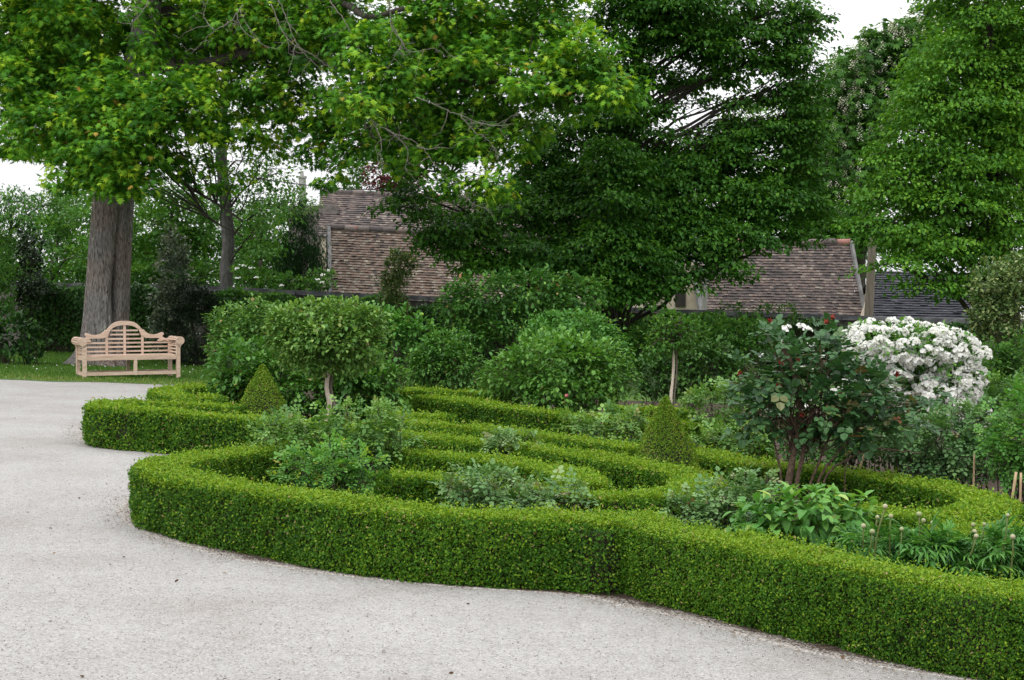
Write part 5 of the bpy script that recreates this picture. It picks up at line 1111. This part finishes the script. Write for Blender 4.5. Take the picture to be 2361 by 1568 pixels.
shrub('rose_bush', 'bluish leaved climbing rose below the white blooms', 13.2, [(2180, 1010, 110, 60), (2110, 1010, 70, 60), (2230, 1050, 80, 55), (2160, 1070, 90, 40), (2260, 980, 60, 50)], T_pinnate, .11, 'glaucous', 6, 6, .12, 'droop', 191, .4, .8, group=RB, stems=12, area=.34, vlo=.05, vhi=.6)
shrub('rose_bush', 'fresh green shrub at the right edge above the canes', 11.8, [(2335, 1010, 60, 70), (2350, 1070, 60, 45), (2380, 980, 60, 80), (2310, 1050, 40, 40)], T_pinnate, .11, 'roseyellow', 6, 6, .11, 'droop', 192, .4, .8, group=RB, stems=10, area=.34, accent=.01, vhi=.75)
shrub('rose_bush', 'dark purple budded rose between the cream holly and the canes', 15.5, [(2300, 930, 65, 50), (2350, 920, 60, 55), (2260, 960, 45, 40)], T_pinnate, .12, 'rosegrey', 6, 6, .11, 'droop', 193, .4, .8, group=RB, stems=8, area=.34, vlo=.0, vhi=.5)
shrub('broadleaf_shrub', 'lush shrub with broad drooping fresh leaves behind the nearest hedge', 9.0, [(1840, 1195, 120, 52), (1745, 1210, 70, 42), (1940, 1195, 72, 48), (1850, 1158, 90, 26), (1810, 1232, 100, 28), (1910, 1232, 75, 28)], T_curved(.27, .5), .085, 'bigleaf', 5, 6, .10, 'droop', 201, .4, .8, area=.36, stems=8, sr=.007)

def peonies():
    D = 8.2; rng = rnd(211); b = basept(2180, D)
    root = empty('peony_clump', b, 'clump of peonies with round pale buds on stalks at the lower right', 'peony')
    blobs = [(2010, 1268, 90, 36), (2110, 1280, 100, 44), (2230, 1278, 110, 46), (2330, 1272, 90, 48), (2070, 1312, 90, 30), (2190, 1322, 120, 28), (2320, 1322, 100, 28), (2150, 1262, 90, 22), (2420, 1290, 90, 42)]
    foliage('foliage', rng, blobs_world(blobs, D), T_peony, .105, 'peony', 7, 5, .07, 'droop', root, .3, .8, .26, .05, .95, .01)
    buds = [(2040, 1170, 1215), (2053, 1192, 1240), (2022, 1194, 1250), (2078, 1222, 1270), (1990, 1215, 1265), (2118, 1188, 1250), (2128, 1202, 1262), (2150, 1208, 1268), (2243, 1212, 1275), (2246, 1228, 1290), (2268, 1210, 1262), (2322, 1190, 1270), (2334, 1240, 1300), (2094, 1282, 1320), (2010, 1228, 1290), (1966, 1250, 1290), (2250, 1238, 1300)]
    for x, y, yb in buds:
        d = D - .12 + rng.normal(0, .12); t = P(x, y, d); ft = np.array([t[0] + rng.normal(0, .05), d + .1, gz(t[0])])
        s = Buf(); s.tube(bez(ft, t, 0, .0, 7, rng, .006), np.linspace(.006, .0042, 7), 6); so = s.build('stem', M['budstem'], root, True)
        bd = Buf(); n = 8; th = np.linspace(0, math.pi, n); rad = .0135 * rng.uniform(.8, 1.15)
        bd.tube(np.stack([t[0] + 0 * th, t[1] + 0 * th, t[2] + rad * .4 - rad * np.cos(th)], 1), np.maximum(.0008, rad * np.sin(th)), 12)
        bo = bd.build('bud', M['bud'], root, True)
peonies()

shrub('rose_bush', 'dark leaved rose growth behind the thick stems of the old rose bush', 13.6, [(1900, 1020, 75, 50), (1990, 1010, 80, 55), (2070, 1020, 60, 60), (1830, 1010, 50, 40)], T_pinnate, .12, 'rose', 5, 6, .12, 'droop', 194, .4, .8, group=RB, stems=14, area=.34, vlo=0, vhi=.5)
# small dark cap peeping over a far hedge
lb_ = Buf(); c = P(1604, 965, 17.4); bb = basept(1604, 17.4); lb_.tube(np.array([bb, c]), .02, 8); th = np.linspace(0, math.pi / 2, 7)
lb_.tube(np.stack([c[0] + 0 * th, c[1] + 0 * th, c[2] - .01 + .04 * np.sin(th)], 1), np.maximum(.002, .05 * np.cos(th)), 14)
tag(lb_.build('garden_lamp', M['cap'], None, True, bb), 'small dark blue domed cap peeping over the far hedge right of the larger cone', 'lamp')

# ================================================================ GROUND STUFF
def stuff():
    rng = rnd(221)
    # loose pebbles on the gravel (near part)
    n = 26000; y = 5.6 + 12 * rng.random(n) ** 1.6; x = rng.uniform(-.42, .42, n) * y
    ok = x < np.interp(y, ys, xl) + .12
    x, y = x[ok], y[ok]; n = len(x); s = rng.uniform(.004, .010, n)
    pos = np.stack([x, y, gz(x) + .002], 1)
    TV = np.array([[.6, 0, 0], [0, .6, 0], [-.6, 0, 0], [0, -.5, 0], [.05, .05, .42]]); TF = np.array([[0, 1, 4], [1, 2, 4], [2, 3, 4], [3, 0, 4]])
    nr = np.tile([0, 0, 1.], (n, 1)); a = rng.uniform(0, 6.3, n)
    o = leaves('loose_pebbles', pos, nr, np.stack([np.cos(a), np.sin(a), 0 * a], 1), s, (TV, TF), M['pebble'], rng.random(n)); o['kind'] = 'stuff'; tag(o, 'scattered loose pebbles lying over the pale gravel', 'pebbles')
    # leaf litter under the hedge edge
    t = rng.integers(0, len(yy), 7000); x = xx[t] + rng.normal(0, .11, 7000); y = yy[t] + rng.normal(0, .06, 7000); m = len(x)
    pos = np.stack([x, y, gz(x) + .008], 1)
    o = leaves('leaf_litter', pos, np.tile([0, 0, 1.], (m, 1)) + rng.normal(0, .3, (m, 3)), rng.normal(0, 1, (m, 3)) * np.array([1, 1, .15]), .011 * rng.uniform(.5, 1.4, m), DIA, M['litter'], rng.random(m)); o['kind'] = 'stuff'; tag(o, 'dry clippings and leaf litter along the hedge foot', 'litter')
    m2 = 230; y = 6 + 20 * rng.random(m2) ** 1.3; x = rng.uniform(-.36, .3, m2) * y; ok = x < np.interp(y, ys, xl) - .1; x, y = x[ok], y[ok]; m2 = len(x)
    o = leaves('fallen_leaves', np.stack([x, y, gz(x) + .007], 1), np.tile([0, 0, 1.], (m2, 1)) + rng.normal(0, .35, (m2, 3)), rng.normal(0, 1, (m2, 3)) * np.array([1, 1, .2]), .022 * rng.uniform(.5, 1.4, m2), OVAL, M['litter'], rng.random(m2)); o['kind'] = 'stuff'; tag(o, 'a few dry brown leaves fallen on the open gravel', 'litter')
    # grass
    n = 90000; y = rng.uniform(25.8, 37, n); x = rng.uniform(-.40, .02, n) * y
    ed = np.array([edge(q) for q in x]); ok = y > ed + rng.normal(.05, .22, n); x, y = x[ok], y[ok]; n = len(x)
    pos = np.stack([x, y, gz(x) + .004], 1); ax = np.stack([rng.normal(0, .35, n), rng.normal(0, .35, n), np.ones(n)], 1)
    var = np.clip(rng.beta(2, 2.5, n), 0, .88); dry = rng.random(n) < np.clip(.8 - (y - 25.9) * .45, .05, .8) ; var = np.where(dry, rng.uniform(.85, 1, n), var)
    o = leaves('grass', pos, rng.normal(0, 1, (n, 3)), ax, rng.uniform(.03, .065, n), T_diamond(.14, 0, 0), M['grass'], var); o['kind'] = 'stuff'; tag(o, 'short mown grass of the lawn under the maple', 'grass')
    n = 110; y = rng.uniform(28.5, 36, n); x = rng.uniform(-.36, -.2, n) * y; pos = np.stack([x, y, gz(x) + .055], 1)
    o = leaves('daisies', pos, np.tile([0, -.3, 1.], (n, 1)), rng.normal(0, 1, (n, 3)), .03, T_flower, M['petal'], rng.random(n)); o['kind'] = 'stuff'; tag(o, 'tiny white daisies sprinkled over the lawn', 'flowers')
stuff()

# ================================================================ LIGHT, WORLD, CAMERA
SUN_EL, SUN_AZ = R(52), R(215)     # azimuth measured clockwise from +Y; behind the camera and a little left
w = bpy.data.worlds.new('World'); scene.world = w; w.use_nodes = True; nt = w.node_tree
bg = nt.nodes['Background']; sky = nt.nodes.new('ShaderNodeTexSky'); sky.sky_type = 'NISHITA'; sky.sun_disc = False
sky.sun_elevation = SUN_EL; sky.sun_rotation = SUN_AZ; sky.air_density = 1.0; sky.dust_density = 2.0; sky.ozone_density = 1.0
hs = nt.nodes.new('ShaderNodeHueSaturation'); hs.inputs['Saturation'].default_value = .13; nt.links.new(sky.outputs[0], hs.inputs['Color'])
cl = nt.nodes.new('ShaderNodeMix'); cl.data_type = 'RGBA'; cl.inputs[0].default_value = .85; cl.inputs[7].default_value = (8.55, 8.6, 8.8, 1)   # even cloud layer over the clear sky
nt.links.new(hs.outputs[0], cl.inputs[6])
wt = nt.nodes.new('ShaderNodeTexCoord'); wsx = nt.nodes.new('ShaderNodeSeparateXYZ'); nt.links.new(wt.outputs['Generated'], wsx.inputs[0])
wm = nt.nodes.new('ShaderNodeMapRange'); wm.inputs[1].default_value = 0; wm.inputs[2].default_value = 1; wm.inputs[3].default_value = .95; wm.inputs[4].default_value = 2.5   # overcast: brighter towards the zenith
nt.links.new(wsx.outputs['Z'], wm.inputs[0])
vm = nt.nodes.new('ShaderNodeVectorMath'); vm.operation = 'SCALE'; nt.links.new(cl.outputs[2], vm.inputs[0]); nt.links.new(wm.outputs[0], vm.inputs['Scale'])
nt.links.new(vm.outputs[0], bg.inputs['Color']); bg.inputs['Strength'].default_value = .115
sd = bpy.data.lights.new('sun', 'SUN'); sd.energy = .9; sd.angle = R(18); sd.color = (1, .96, .90)
so = link(bpy.data.objects.new('sun', sd))
dx, dy, dz = math.sin(SUN_AZ) * math.cos(SUN_EL), math.cos(SUN_AZ) * math.cos(SUN_EL), math.sin(SUN_EL)
from mathutils import Vector
so.rotation_euler = Vector((-dx, -dy, -dz)).to_track_quat('-Z', 'Y').to_euler(); so.location = (dx * 60, dy * 60, dz * 60)

cd = bpy.data.cameras.new('camera'); cam = link(bpy.data.objects.new('camera', cd)); scene.camera = cam
cd.sensor_width = 36; cd.lens = 36 * F / W0; cd.clip_end = 3000; cd.clip_start = .05
cam.location = (0, 0, CAMH); cam.rotation_euler = (math.pi / 2 - PITCH, 0, 0)

scene.view_settings.view_transform = 'Standard'; scene.view_settings.look = 'None'; scene.view_settings.gamma = 1; scene.view_settings.exposure = 0.2
c = scene.cycles
c.max_bounces = 6; c.diffuse_bounces = 4; c.glossy_bounces = 2; c.transmission_bounces = 4; c.caustics_reflective = False; c.caustics_refractive = False
c.use_denoising = True
